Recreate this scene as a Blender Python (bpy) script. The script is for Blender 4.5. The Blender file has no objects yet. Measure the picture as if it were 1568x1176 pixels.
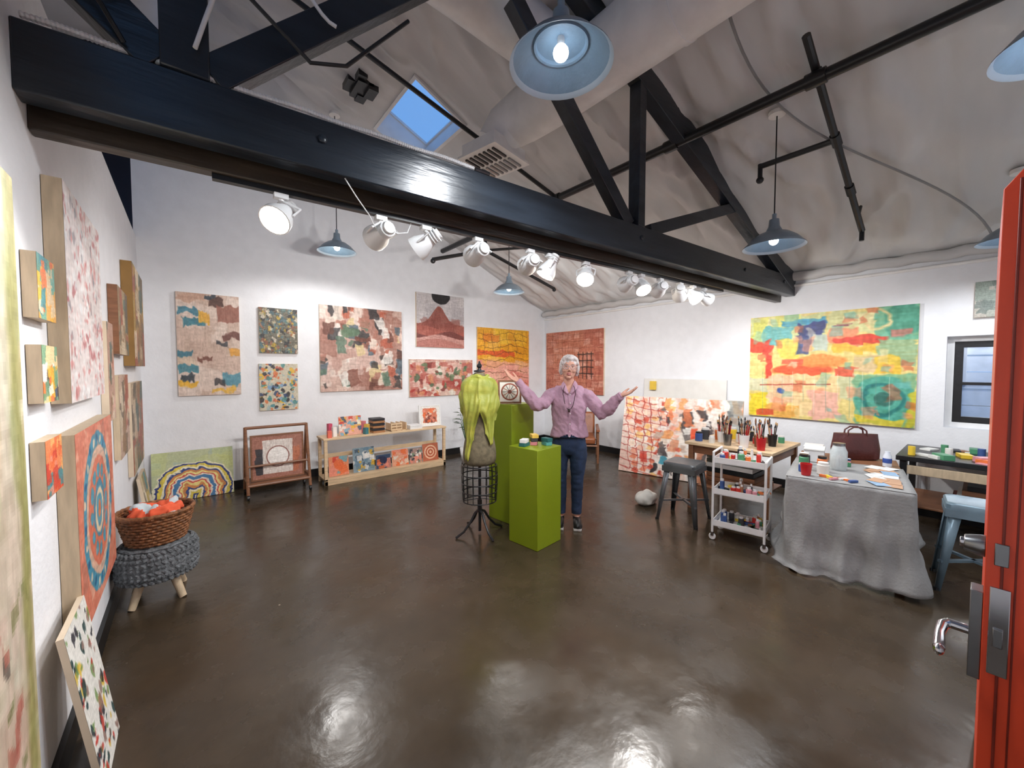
import bpy, math, random
import numpy as np
from mathutils import Vector, Matrix, noise
random.seed(3)
V=Vector
scn=bpy.context.scene
scn.view_settings.view_transform='Standard'
COL=bpy.context.collection
def s2l(c):
    return tuple((x/12.92 if x<=.04045 else ((x+.055)/1.055)**2.4) for x in c[:3])
def rgb(r,g,b): return s2l((r/255,g/255,b/255))
# ---------------------------------------------------------------- materials
MATS={}
def mat(name,col,rough=.5,metal=0,var=.08,scale=8,bump=0,bscale=60,emit=0,stretch=(1,1,1),col2=None,spec=.5,coat=0,det=4):
    if name in MATS: return MATS[name]
    m=bpy.data.materials.new(name); m.use_nodes=True; nt=m.node_tree; N=nt.nodes; L=nt.links
    b=N['Principled BSDF']; b.inputs['Roughness'].default_value=rough; b.inputs['Metallic'].default_value=metal
    b.inputs['Specular IOR Level'].default_value=spec; b.inputs['Coat Weight'].default_value=coat
    tc=N.new('ShaderNodeTexCoord'); mp=N.new('ShaderNodeMapping'); mp.inputs['Scale'].default_value=stretch
    L.new(tc.outputs['Object'],mp.inputs[0])
    n=N.new('ShaderNodeTexNoise'); n.inputs['Scale'].default_value=scale; n.inputs['Detail'].default_value=det
    L.new(mp.outputs[0],n.inputs['Vector'])
    r=N.new('ShaderNodeValToRGB'); c=col; d=col2 if col2 else tuple(x*(1-2*var) for x in col)
    r.color_ramp.elements[0].position=.35; r.color_ramp.elements[1].position=.65
    r.color_ramp.elements[0].color=(*d,1); r.color_ramp.elements[1].color=(*c,1)
    L.new(n.outputs['Fac'],r.inputs[0]); L.new(r.outputs[0],b.inputs['Base Color'])
    if emit:
        b.inputs['Emission Color'].default_value=(*col,1); b.inputs['Emission Strength'].default_value=emit
    if bump:
        n2=N.new('ShaderNodeTexNoise'); n2.inputs['Scale'].default_value=bscale; n2.inputs['Detail'].default_value=5
        L.new(mp.outputs[0],n2.inputs['Vector'])
        bp=N.new('ShaderNodeBump'); bp.inputs['Strength'].default_value=bump; bp.inputs['Distance'].default_value=.01
        L.new(n2.outputs['Fac'],bp.inputs['Height']); L.new(bp.outputs[0],b.inputs['Normal'])
    MATS[name]=m; return m
def glassmat(name,tint,a=.25):
    m=bpy.data.materials.new(name); m.use_nodes=True; nt=m.node_tree; N=nt.nodes; L=nt.links
    b=N['Principled BSDF']; b.inputs['Base Color'].default_value=(*tint,1); b.inputs['Roughness'].default_value=.05
    n=N.new('ShaderNodeTexNoise'); n.inputs['Scale'].default_value=5
    t=N.new('ShaderNodeBsdfTransparent'); mx=N.new('ShaderNodeMixShader'); 
    mr=N.new('ShaderNodeMapRange'); mr.inputs['To Min'].default_value=a*.8; mr.inputs['To Max'].default_value=a*1.2
    L.new(n.outputs['Fac'],mr.inputs[0]); L.new(mr.outputs[0],mx.inputs[0]); L.new(t.outputs[0],mx.inputs[1]); L.new(b.outputs[0],mx.inputs[2])
    L.new(mx.outputs[0],N['Material Output'].inputs[0]); return m
M_wall=mat('wall_paint',rgb(234,235,239),.75,var=.02,bump=.25,bscale=35)
M_ceil=mat('ceiling_fabric',rgb(222,221,221),.8,var=.05,scale=1.5,bump=.5,bscale=3,stretch=(1,3,1))
M_black=mat('black_paint',rgb(28,29,32),.35,var=.15,bump=.2,bscale=20)
M_beam=mat('beam_paint',rgb(38,45,54),.28,var=.2,scale=5,bump=.35,bscale=9,stretch=(.4,3,3))
M_beamb=mat('beam_under',rgb(66,56,46),.35,var=.25,scale=5,bump=.3,bscale=9,stretch=(.4,3,3))
M_dark=mat('dark_navy',rgb(16,18,34),.3,var=.1)  # plain dark navy for the space beyond the partition
M_white=mat('white_metal',rgb(235,235,235),.35,var=.03)
M_duct=mat('duct_paint',rgb(240,238,236),.45,var=.04,bump=.15,bscale=6)
M_base=mat('baseboard_black',rgb(20,20,22),.4)
M_wood=mat('light_wood',rgb(226,196,158),.5,var=.1,scale=6,stretch=(1,1,8))
M_wood2=mat('wood_brown',rgb(140,94,66),.45,var=.15,scale=6,stretch=(1,1,6))
M_wood3=mat('wood_pale',rgb(206,184,154),.5,var=.1,scale=8,stretch=(6,6,1))
M_canvas=mat('canvas_edge',rgb(222,202,176),.7,var=.05)
M_canw=mat('canvas_white',rgb(226,224,220),.7,var=.03)
M_green=mat('lime_green',rgb(132,150,20),.4,var=.03,scale=3,bump=.08,bscale=40)
M_steel=mat('steel',rgb(150,152,155),.3,1,var=.1)
M_chrome=mat('chrome',rgb(200,200,205),.15,1)
M_orange=mat('door_red',rgb(222,74,42),.35,var=.08,scale=6,bump=.2,bscale=15,stretch=(1,1,.3))
M_orange2=mat('door_red_dark',rgb(130,40,26),.4,var=.15)
M_bulb=mat('bulb_warm',(1,.90,.76),.3,emit=24)
M_bulbc=mat('bulb_cool',(.9,.95,1),.3,emit=7)
# ---------------------------------------------------------------- mesh builder
class MB:
    def __init__(s): s.v=[];s.f=[];s.m=[];s.mats=[]
    def mi(s,m):
        if m not in s.mats: s.mats.append(m)
        return s.mats.index(m)
    def add(s,vs,fs,m,M=None):
        o=len(s.v); k=s.mi(m)
        for v in vs: s.v.append(M@V(v) if M else V(v))
        for f in fs: s.f.append([i+o for i in f]); s.m.append(k)
    def box(s,lo,hi,m,M=None):
        x0,y0,z0=lo;x1,y1,z1=hi
        s.add([(x0,y0,z0),(x1,y0,z0),(x1,y1,z0),(x0,y1,z0),(x0,y0,z1),(x1,y0,z1),(x1,y1,z1),(x0,y1,z1)],
          [(0,3,2,1),(4,5,6,7),(0,1,5,4),(1,2,6,5),(2,3,7,6),(3,0,4,7)],m,M)
    def beam(s,p0,p1,w,h,m,up=(0,0,1)):
        p0=V(p0);p1=V(p1);d=(p1-p0);L=d.length;d.normalize();sx=d.cross(V(up)).normalized();u=sx.cross(d)
        M=Matrix((( d.x,sx.x,u.x,p0.x),(d.y,sx.y,u.y,p0.y),(d.z,sx.z,u.z,p0.z),(0,0,0,1)))
        s.box((0,-w/2,-h/2),(L,w/2,h/2),m,M)
    def loft(s,rings,m,n=16,cap=True,closed=False):
        vs=[];fs=[]
        for c,a,b in rings:
            c=V(c);a=V(a);b=V(b)
            for i in range(n):
                t=2*math.pi*i/n; vs.append(c+a*math.cos(t)+b*math.sin(t))
        K=len(rings)
        for k in range(K if closed else K-1):
            for i in range(n):
                a0=k*n+i;a1=k*n+(i+1)%n;b0=((k+1)%K)*n+i;b1=((k+1)%K)*n+(i+1)%n
                fs.append((a0,a1,b1,b0))
        if cap and not closed:
            fs.append(tuple(range(n-1,-1,-1))); fs.append(tuple((K-1)*n+i for i in range(n)))
        s.add(vs,fs,m)
    def tube(s,pts,r,m,n=10,closed=False,cap=True,flat=1.0):
        pts=[V(p) for p in pts]; K=len(pts)
        if not hasattr(r,'__len__'): r=[r]*K
        rings=[];prev=None
        for i in range(K):
            if closed: d=pts[(i+1)%K]-pts[i-1]
            else: d=pts[min(i+1,K-1)]-pts[max(i-1,0)]
            d.normalize()
            if prev is None:
                u=V((0,0,1)) if abs(d.z)<.9 else V((1,0,0)); a=d.cross(u).normalized()
            else: a=(prev-d*prev.dot(d)).normalized()
            prev=a; b=d.cross(a); rings.append((pts[i],a*r[i],b*r[i]*flat))
        s.loft(rings,m,n,cap,closed)
    def lathe(s,prof,c,m,n=24,M=None,sx=1,sy=1):
        vs=[];fs=[];K=len(prof)
        for r,z in prof:
            for i in range(n):
                t=2*math.pi*i/n; vs.append(V((r*math.cos(t)*sx,r*math.sin(t)*sy,z)))
        for k in range(K-1):
            for i in range(n):
                fs.append((k*n+i,k*n+(i+1)%n,(k+1)*n+(i+1)%n,(k+1)*n+i))
        T=Matrix.Translation(V(c)); 
        if M: T=T@M
        s.add(vs,fs,m,T)
    def ell(s,c,r,m,n=16,M=None):
        if not hasattr(r,'__len__'): r=(r,r,r)
        k=n//2; prof=[(max(1e-4,math.sin(math.pi*i/k)),-math.cos(math.pi*i/k)) for i in range(k+1)]
        S=Matrix.Diagonal((r[0],r[1],r[2],1)); 
        s.lathe(prof,c,m,n,(M@S) if M else S)
    def sheet(s,g,m):
        R=len(g);C=len(g[0]);vs=[p for row in g for p in row]
        fs=[(i*C+j,i*C+j+1,(i+1)*C+j+1,(i+1)*C+j) for i in range(R-1) for j in range(C-1)]
        s.add(vs,fs,m)
    def build(s,name,parent=None,loc=None,rz=0,ang=35,bevel=0,solid=0,sub=0):
        me=bpy.data.meshes.new(name); me.from_pydata([tuple(v) for v in s.v],[],s.f)
        for m in s.mats: me.materials.append(m)
        me.polygons.foreach_set('material_index',s.m)
        me.polygons.foreach_set('use_smooth',[True]*len(s.f)); me.update()
        if ang: me.set_sharp_from_angle(angle=math.radians(ang))
        o=bpy.data.objects.new(name,me); COL.objects.link(o)
        if solid: q=o.modifiers.new('s','SOLIDIFY'); q.thickness=solid
        if sub: q=o.modifiers.new('u','SUBSURF'); q.levels=sub; q.render_levels=sub
        if bevel: q=o.modifiers.new('b','BEVEL'); q.width=bevel; q.segments=2; q.limit_method='ANGLE'
        if loc: o.location=loc
        o.rotation_euler[2]=rz
        if parent: o.parent=parent
        return o
def empty(name,loc=(0,0,0),rz=0):
    e=bpy.data.objects.new(name,None); COL.objects.link(e); e.location=loc; e.rotation_euler[2]=rz; e.empty_display_size=.1; return e
# ---------------------------------------------------------------- ROOM
BX0,BX1,BY=-.44,5.93,6.1
EAVE,SL=2.75,.43
def roof(x): return EAVE+SL*(5.93-abs(x))
b=MB(); b.box((-5,-2,-.1),(6.2,6.4,0),mat('floor_concrete',rgb(84,68,52),.3)); floor=b.build('floor')
m=MATS['floor_concrete']; nt=m.node_tree; N=nt.nodes; L=nt.links; N.clear()
out=N.new('ShaderNodeOutputMaterial'); pb=N.new('ShaderNodeBsdfPrincipled'); L.new(pb.outputs[0],out.inputs[0])
tc=N.new('ShaderNodeTexCoord')
n1=N.new('ShaderNodeTexNoise'); n1.inputs['Scale'].default_value=1.3; n1.inputs['Detail'].default_value=9; n1.inputs['Roughness'].default_value=.68
r1=N.new('ShaderNodeValToRGB'); r1.color_ramp.elements[0].position=.3; r1.color_ramp.elements[1].position=.75
r1.color_ramp.elements[0].color=(*rgb(50,41,31),1); r1.color_ramp.elements[1].color=(*rgb(77,64,49),1)
n2=N.new('ShaderNodeTexNoise'); n2.inputs['Scale'].default_value=4; n2.inputs['Detail'].default_value=9
r2=N.new('ShaderNodeValToRGB'); r2.color_ramp.elements[0].position=.35; r2.color_ramp.elements[1].position=.7
r2.color_ramp.elements[0].color=(.17,.17,.17,1); r2.color_ramp.elements[1].color=(.34,.34,.34,1)
vo=N.new('ShaderNodeTexVoronoi'); vo.inputs['Scale'].default_value=3.2; 
lt=N.new('ShaderNodeMath'); lt.operation='LESS_THAN'; lt.inputs[1].default_value=.02
mx=N.new('ShaderNodeMixRGB'); mx.inputs[2].default_value=(*rgb(150,135,120),1)
for n in (n1,n2,vo): L.new(tc.outputs['Object'],n.inputs['Vector'])
L.new(n1.outputs['Fac'],r1.inputs[0]); L.new(n2.outputs['Fac'],r2.inputs[0]); L.new(vo.outputs['Distance'],lt.inputs[0])
L.new(lt.outputs[0],mx.inputs[0]); L.new(r1.outputs[0],mx.inputs[1])
L.new(mx.outputs[0],pb.inputs['Base Color']); L.new(r2.outputs[0],pb.inputs['Roughness'])
bp=N.new('ShaderNodeBump'); bp.inputs['Strength'].default_value=.13; bp.inputs['Distance'].default_value=.01
n3=N.new('ShaderNodeTexNoise'); n3.inputs['Scale'].default_value=14; n3.inputs['Detail'].default_value=6; L.new(tc.outputs['Object'],n3.inputs['Vector'])
L.new(n3.outputs['Fac'],bp.inputs['Height']); L.new(bp.outputs[0],pb.inputs['Normal'])
b=MB()
pr=[(BX0,0),(BX1+.3,0),(BX1+.3,roof(BX1)+.05),(0,roof(0)+.05),(BX0,roof(BX0)+.05)]
n=len(pr); vs=[(x,BY,z) for x,z in pr]+[(x,BY+.2,z) for x,z in pr]
b.add(vs,[tuple(range(n)),tuple(range(2*n-1,n-1,-1))]+[(i,i+n,(i+1)%n+n,(i+1)%n) for i in range(n)],M_wall); b.build('wall_back')
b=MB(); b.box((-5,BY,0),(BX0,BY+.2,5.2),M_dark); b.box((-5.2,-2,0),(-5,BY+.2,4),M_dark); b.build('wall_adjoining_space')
b=MB(); b.box((-.54,-1.4,0),(-.42,BY,3.02),M_wall); b.build('wall_left')
W0,W1,WZ0,WZ1=-.80,.27,.95,1.87
b=MB(); b.box((BX1,W1,0),(BX1+.3,BY,2.85),M_wall); b.box((BX1,-1.4,0),(BX1+.3,W0,2.85),M_wall)
b.box((BX1,W0,0),(BX1+.3,W1,WZ0),M_wall); b.box((BX1,W0,WZ1),(BX1+.3,W1,2.85),M_wall); b.build('wall_right',ang=20)
b=MB(); b.box((2.6,-1.5,0),(BX1+.3,-1.4,4.6),M_wall); b.box((-.54,-1.5,0),(2.6,-1.4,5.3),M_wall); b.box((2.56,-1.4,0),(2.66,-.22,2.6),M_wall); b.box((2.56,-.22,0),(2.66,-.10,2.0),M_wall); b.build('wall_front')
HX0,HX1,HY0,HY1=1.86,2.42,3.78,4.85
xs=sorted(set([round(i*.055,3) for i in range(0,114)]+[HX0,HX1])); ys=sorted(set([round(-1.5+i*.05,3) for i in range(0,156)]+[HY0,HY1]))
def drape(x,y):
    d=max(HX0-x,x-HX1,HY0-y,y-HY1,0); k=min(1,d/.3)
    t=(y+.6)%1.45/1.45
    sag=.07*math.sin(math.pi*t)**.5
    w=noise.noise(V((x*.9,y*3.2,1)))*.06
    q=noise.noise(V((x*1.1+y*.35,y*3.4+.6*math.sin(x*1.7),4))); q2=noise.noise(V((x*.8-y*.9,y*6.5,9)))
    rd=.06*(1-abs(q)*4)*(abs(q)<.25)+.035*(1-abs(q2)*4)*(abs(q2)<.25)
    e=min(1,max(0,(6.1-y)/.3)); e2=min(1,max(0,(5.9-x)/.3))
    return -(sag+w+rd)*k*max(.12,e)*max(.25,e2)
g=[[(x,y,roof(x)+drape(x,y)) for y in ys] for x in xs]
b=MB(); R=len(xs);C=len(ys); fs=[]
for i in range(R-1):
    for j in range(C-1):
        cx=(xs[i]+xs[i+1])/2; cy=(ys[j]+ys[j+1])/2
        if HX0<cx<HX1 and HY0<cy<HY1: continue
        fs.append((i*C+j,i*C+j+1,(i+1)*C+j+1,(i+1)*C+j))
b.add([p for r in g for p in r],fs,M_ceil)
b.add([(0,-1.5,roof(0)),(0,6.3,roof(0)),(-5.2,6.3,roof(5.2)),(-5.2,-1.5,roof(5.2))],[(0,1,2,3)],M_ceil)
b.build('ceiling',ang=0)
# skylight
b=MB(); h=.3; t=.03
def P(x,y,o): return (x+o*.39,y,roof(x)+o*.92)
def slab(x0,x1,y0,y1,o0,o1,m):
    vs=[P(x0,y0,o0),P(x1,y0,o0),P(x1,y1,o0),P(x0,y1,o0),P(x0,y0,o1),P(x1,y0,o1),P(x1,y1,o1),P(x0,y1,o1)]
    b.add(vs,[(0,3,2,1),(4,5,6,7),(0,1,5,4),(1,2,6,5),(2,3,7,6),(3,0,4,7)],m)
slab(HX0-t,HX0,HY0-t,HY1+t,-.03,h,M_white); slab(HX1,HX1+t,HY0-t,HY1+t,-.03,h,M_white)
slab(HX0,HX1,HY0-t,HY0,-.03,h,M_white); slab(HX0,HX1,HY1,HY1+t,-.03,h,M_white)
f_=.02
slab(HX0,HX0+f_,HY0,HY1,h-.03,h,M_white); slab(HX1-f_,HX1,HY0,HY1,h-.03,h,M_white)
slab(HX0+f_,HX1-f_,HY0,HY0+f_,h-.03,h,M_white); slab(HX0+f_,HX1-f_,HY1-f_,HY1,h-.03,h,M_white)
slab(HX0+f_,HX1-f_,HY0+f_,HY1-f_,h-.02,h-.015,glassmat('skylight_glass',(.6,.8,1),.06)); b.build('window_1')
b=MB(); X=BX1
def fr(y0,y1,z0,z1,x0,x1,w,m):
    b.box((x0,y0,z0),(x1,y0+w,z1),m); b.box((x0,y1-w,z0),(x1,y1,z1),m)
    b.box((x0,y0+w,z0),(x1,y1-w,z0+w),m); b.box((x0,y0+w,z1-w),(x1,y1-w,z1),m)
fr(W0,W1,WZ0,WZ1,X+.10,X+.2,.05,M_white)
fr(W0+.05,W1-.05,WZ0+.05,WZ1-.05,X+.12,X+.19,.06,M_black)
b.box((X+.13,W0+.5,WZ0+.1),(X+.17,W0+.54,WZ1-.1),M_black)
b.box((X+.13,W0+.1,1.38),(X+.17,W1-.1,1.41),M_black)
b.box((X+.15,W0+.1,WZ0+.1),(X+.155,W1-.1,WZ1-.1),glassmat('window_glass',(.7,.8,.9),.12)); b.build('window_2')
b=MB(); ms=mat('siding_blue',rgb(205,215,228),.7); 
for i in range(14): b.box((9.0-.01*(i%2),-5,i*.25),(9.2,3,i*.25+.24),ms)
for y in (-2.2,-.9,.2): 
    b.box((8.9,y,1.3),(9,y+.7,2.3),M_white); b.box((8.88,y+.06,1.36),(8.9,y+.64,2.24),mat('dark_pane',rgb(50,64,84),.2))
b.build('neighbouring_building')
b=MB(); b.box((6.4,-6,-.1),(9,8,0),mat('asphalt',rgb(80,82,88),.9)); b.build('ground_outside')
wl=empty('added_exterior_lamp',(8.7,-.35,2.75)); b=MB(); b.tube([(.29,0,.1),(.0,0,.14),(0,0,.06)],.015,M_black,8); b.lathe([(.0001,.08),(.05,.07),(.12,0)],(0,0,0),M_black,20); b.ell((0,0,0),.05,M_bulb,12); b.build('lamp',wl)  # added lamp above the window view, brightens the neighbouring building
b=MB(); b.box((BX0+.02,BY-.02,0),(BX1,BY,.11),M_base); b.build('baseboard_back')
b=MB(); b.box((-.42,-1.4,0),(-.40,BY-.02,.11),M_base); b.build('baseboard_left')
b=MB(); b.box((BX1-.02,-1.4,0),(BX1,BY-.02,.11),M_base); b.build('baseboard_right')
b=MB(); M_fab=mat('fabric_roll',rgb(206,204,203),.8,var=.08,scale=6,bump=.5,bscale=12,stretch=(1,.3,1))
pts=[(BX1-.06+.012*math.sin(i*1.3),-1.39+i*.12,2.69+.012*math.sin(i*2.1)) for i in range(63)]
b.tube([p for p in pts if p[1]<6.08],.055,M_fab,12)
b.tube([(BX1-.03,-1.35,2.585),(BX1-.03,6.05,2.585)],.018,M_duct,8); b.build('trim_1')
# ---------------------------------------------------------------- TRUSS
def by(x): return 2.06-.073*x
truss=empty('roof_truss')
b=MB()
def bb(x0,x1,z0,z1,dy0,dy1,m):
    vs=[]
    for z in (z0,z1):
        for x,d in ((x0,dy0),(x1,dy0),(x1,dy1),(x0,dy1)): vs.append((x,by(x)+d,z))
    b.add(vs,[(0,3,2,1),(4,5,6,7),(0,1,5,4),(1,2,6,5),(2,3,7,6),(3,0,4,7)],m)
bb(-.42,5.93,2.46,2.69,-.05,.05,M_beam)
bb(-.42,5.93,2.40,2.56,.10,.17,M_beamb)
bb(-.42,5.93,2.56,2.62,.05,.17,M_black)
b.build('bottom_chord',truss,bevel=.006)
b=MB()
def tp(x,z,d=0): return (x,by(x)+d,z)
b.beam(tp(5.93,2.62),tp(0.02,2.62+.43*5.91-.06),.11,.22,M_beam)
b.beam(tp(2.84,2.69),tp(2.84,3.85),.10,.09,M_beam,up=(1,0,0))
b.beam(tp(2.74,2.69,.02),tp(1.62,3.85,.02),.09,.11,M_beam)
b.beam(tp(2.98,2.69),tp(4.42,3.22),.09,.10,M_beam)
b.beam(tp(0.02,2.69),tp(0.02,5.0),.12,.15,M_beam,up=(1,0,0))
b.beam(tp(.1,2.72),tp(1.75,4.33),.09,.13,M_beam)
b.beam(tp(-.05,2.72),tp(-.42,3.05),.09,.15,M_beam)
b.build('web_and_rafter',truss,bevel=.005)
b=MB()
for x in (.5,2.84,4.6,5.6):
    b.ell(tp(x,2.60,-.055),(.02,.01,.02),M_beam,10)
pts=[]
for i in range(300):
    x=-.40+i*.0057; pts.append(tp(x,2.712+.003*math.sin(i*.1),-.03))
b.tube(pts,[.0095+.003*(i%2) for i in range(300)],M_white,8)
b.tube([tp(1.31,2.70,-.04),tp(1.4,2.695,-.045)],.014,M_black,8)
b.build('flex_conduit',truss)
b=MB()
pts=[tp(.05+.03*i,2.78+.30*math.sin(i*.25)+.035*i,-.08) for i in range(18)]
b.tube(pts,.008,M_duct,8)
b.tube([tp(-.38,2.75,-.1),tp(-.2,3.0,-.1),tp(.2,3.05,-.12),tp(.45,2.9,-.08),tp(.6,2.95,-.08),tp(.9,3.3,-.08)],.009,M_black,8)
b.tube([tp(-.40,2.9,-.1),tp(-.25,2.85,-.1),tp(-.1,2.95,-.1),tp(0,3.1,-.1)],.008,M_black,8)
b.tube([tp(-.41,3.0,-.08),tp(-.3,2.93,-.12),tp(-.2,2.8,-.1),tp(-.15,2.72,-.06)],.008,M_black,8)
b.build('loose_cables',truss)
# ---------------------------------------------------------------- PIPES
pz=3.58
b=MB(); b.tube([(3.45,-1.38,pz),(3.45,6.08,pz)],.04,M_black,12)
for y in (-.2,.83,1.9,3.35,4.8): b.tube([(3.45,y-.06,pz),(3.45,y+.06,pz)],.052,M_black,12)
b.build('sprinkler_main_pipe')
b=MB()
b.tube([(3.2,.83,roof(3.2)-.18),(5.15,.83,roof(5.15)-.18)],.026,M_black,10)
b.tube([(3.45,.83,pz),(3.45,.83,roof(3.45)-.18)],.026,M_black,10)
b.tube([(5.15,.83,roof(5.15)-.18),(5.15,.83,roof(5.15)-.28)],.02,M_black,8); b.tube([(4.95,.83,roof(4.95)-.18),(5.05,.83,roof(4.95)-.06)],.015,M_black,8)
b.tube([(4.05,.83,roof(4.05)-.18),(4.05,1.37,roof(4.05)-.18)],.024,M_black,10)
b.tube([(4.05,1.37,roof(4.05)-.16),(4.05,1.37,roof(4.05)-.30)],.02,M_black,10); b.ell((4.05,1.37,roof(4.05)-.30),.032,M_black,10)
for x in (3.5,4.05,4.6): b.tube([(x-.05,.83,roof(x-.05)-.18),(x+.05,.83,roof(x+.05)-.18)],.035,M_black,10)
b.build('sprinkler_branch_pipe')
b=MB()
b.tube([(.6,4.0,roof(.6)-.18),(4.3,3.2,roof(4.3)-.2)],.024,M_black,10)
b.tube([(4.3,3.2,roof(4.3)-.2),(4.3,3.2,roof(4.3)-.34)],.018,M_black,8); b.tube([(3.45,3.36,pz),(3.45,3.36,roof(3.45)-.19)],.024,M_black,8)
b.tube([(3.9,3.3,roof(3.9)-.19),(3.9,3.75,roof(3.9)-.22)],.02,M_black,8); b.build('sprinkler_branch_pipe')
b=MB()
b.tube([(3.45,4.8,pz),(3.45,4.8,3.3),(5.0,4.9,2.95)],.026,M_black,10); b.tube([(2.55,4.75,3.0),(3.45,4.8,3.3)],.026,M_black,10)
b.tube([(3.45,4.8,3.3),(3.75,4.3,3.28)],.02,M_black,8); b.ell((2.55,4.75,2.98),.035,M_black,10); b.ell((5.0,4.9,2.93),.035,M_black,10)
b.build('sprinkler_branch_pipe')
b=MB(); pts=[]
for i in range(30):
    t=i/29; x=2.6+3.0*t; y=1.15-.9*t+.25*math.sin(t*5); pts.append((x,y,roof(x)-.15))
b.tube(pts,.010,mat('cable_gray',rgb(150,150,150),.5),6)
b.build('ceiling_cable')
# ---------------------------------------------------------------- DUCT
b=MB(); D=(2.44,3.86)
pts=[(D[0],y,D[1]) for y in (-1.38,0,1.2,2.2,2.5)]+[(D[0]-.03,2.75,D[1]-.02),(D[0]-.1,2.92,D[1]-.08),(D[0]-.15,3.0,D[1]-.22)]
b.tube(pts,[.235,.235,.235,.235,.23,.22,.20,.19],M_duct,32)
for y in (-.6,.35,1.3,2.25): b.tube([(D[0],y-.02,D[1]),(D[0],y+.02,D[1])],.243,M_duct,32)
M=Matrix.Translation((2.27,3.02,3.56))@Matrix.Rotation(.2,4,'Z')
b.box((-.22,-.2,-.05),(.22,.2,.06),M_duct,M)
b.box((-.25,-.23,-.07),(.25,.23,-.05),M_duct,M)
for k in range(7): 
    y=-.17+k*.055; b.box((-.2,y,-.085),(-.02,y+.02,-.069),M_black,M); b.box((.02,y,-.085),(.2,y+.02,-.069),M_steel,M)
b.build('air_duct')
b=MB(); b.tube([(2.22,2.2,3.96),(1.6,2.3,4.10),(.4,2.45,4.3)],.2,M_duct,24); b.build('air_duct')
b=MB()
for i,(dx,dy,w,h_) in enumerate([(0,0,.16,.3),(-.09,.05,.12,.2),(.08,-.06,.1,.18),(.03,.12,.1,.12),(-.05,-.15,.09,.12)]):
    x=1.5+dx; b.box((x-w/2,4.35+dy-h_/2,roof(x)-.15),(x+w/2,4.35+dy+h_/2,roof(x)-.09),M_black)
b.build('ceiling_black_shape')  # jagged black shape below the ceiling, of unidentified kind
b=MB()
for k in range(7): 
    x=.75+k*.045; b.box((x,3.4,roof(x)-.14),(x+.02,3.75,roof(x)-.11),M_white if k%2 else M_black)
b.box((.72,3.37,roof(.9)-.12),(1.08,3.78,roof(.9)-.03),M_duct); b.build('ceiling_grille')
# ---------------------------------------------------------------- LIGHTS
def light(kind,loc,e,col,parent=None,size=.05,tgt=None,ang=60,blend=.6):
    l=bpy.data.lights.new('lamp_light',kind); l.energy=e; l.color=col; l.shadow_soft_size=size
    if kind=='SPOT': l.spot_size=math.radians(ang); l.spot_blend=blend
    o=bpy.data.objects.new('lamp_light',l); COL.objects.link(o); o.location=loc
    if tgt is not None: o.rotation_euler=(V(tgt)-V(loc)).to_track_quat('-Z','Y').to_euler()
    if parent: o.parent=parent; o.matrix_parent_inverse=Matrix.Translation(-V(parent.location))
    return o
M_shade=mat('shade_bluegray',rgb(140,156,170),.3,.3,var=.1)
M_shin=mat('shade_inner',rgb(140,170,196),.35,var=.10,bump=.3,bscale=60)
M_rim=mat('shade_rim',rgb(186,204,220),.35,var=.05)
WARM=(1,.975,.945); COOL=(.93,.965,1)
light('POINT',(8.62,-.35,2.62),90,WARM,wl,.05)  # light of the added outdoor lamp, lifts the siding
def pendant(x,y,zr,top,e,r=.22,blb=None):
    k=r/.22; p=empty('pendant_lamp',(x,y,zr)); blb=blb or M_bulb
    b=MB()
    pr=[(.0001,.215),(.035,.215),(.04,.16),(.055,.13),(.06,.118),(.11,.10),(.165,.06),(.2,.02),(.22,0),(.222,-.006)]
    b.lathe([(a*k,c*k) for a,c in pr],(0,0,0),M_shade,40)
    b.lathe([(a*k,c*k) for a,c in [(.222,-.006),(.214,-.001),(.205,.012)]],(0,0,0),M_rim,40)
    b.lathe([(a*k,c*k) for a,c in [(.205,.012),(.16,.052),(.12,.078),(.116,.070),(.108,.075),(.104,.088),(.055,.108),(.0001,.11)]],(0,0,0),M_shin,40)
    b.tube([(0,0,.2*k),(0,0,.26*k)],.016,M_shade,10)
    b.tube([(0,0,.25*k),(0,0,top-zr)],.005,M_black,6)
    b.lathe([(.0001,0),(.06,0),(.06,-.03),(.0001,-.035)],(0,0,top-zr),M_duct,16)
    b.build('shade',p)
    b=MB(); b.ell((0,0,.045*k),.034*k,blb,16); b.tube([(0,0,.07*k),(0,0,.11*k)],.016,M_white,8); b.build('bulb',p)
    light('SPOT',(x,y,zr-.03),e,WARM if blb==M_bulb else COOL,p,.06,(x,y,0),172,.35)
pendant(1.27,1.21,2.86,roof(1.27)-.1,74,blb=M_bulbc)
pendant(3.70,1.14,2.54,roof(3.7)-.1,64,blb=M_bulbc)
pendant(1.42,5.05,2.96,roof(1.42)-.1,50)
pendant(3.53,4.35,2.63,roof(3.53)-.1,54)
pendant(2.63,-.18,2.80,roof(2.63)-.1,66,blb=M_bulbc)
pendant(4.95,-.12,2.54,roof(4.95)-.1,42,blb=M_bulbc)
b=MB()
def trk(x): return by(x)+.135
b.beam((.1,trk(.1),2.388),(4.5,trk(4.5),2.388),.035,.022,M_black); b.build('light_track')
heads=[(.36,(-.42,1.3,1.2),1),(.83,(.4,6.1,1.8),0),(1.09,(-.3,3.6,1.0),1),(1.44,(2.0,6.1,2.0),0),(1.86,(3.4,6.1,2.1),0),(2.04,(1.2,2.6,.4),1),(2.41,(1.0,1.0,.3),1),
 (2.93,(4.7,6.1,1.9),0),(3.10,(2.3,.4,0),1),(3.38,(5.93,5.2,1.8),0),(3.70,(5.93,3.2,1.3),0),(4.14,(5.93,1.3,1.6),1),(3.93,(3.9,.5,.7),1)]
K_=1.22
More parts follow.
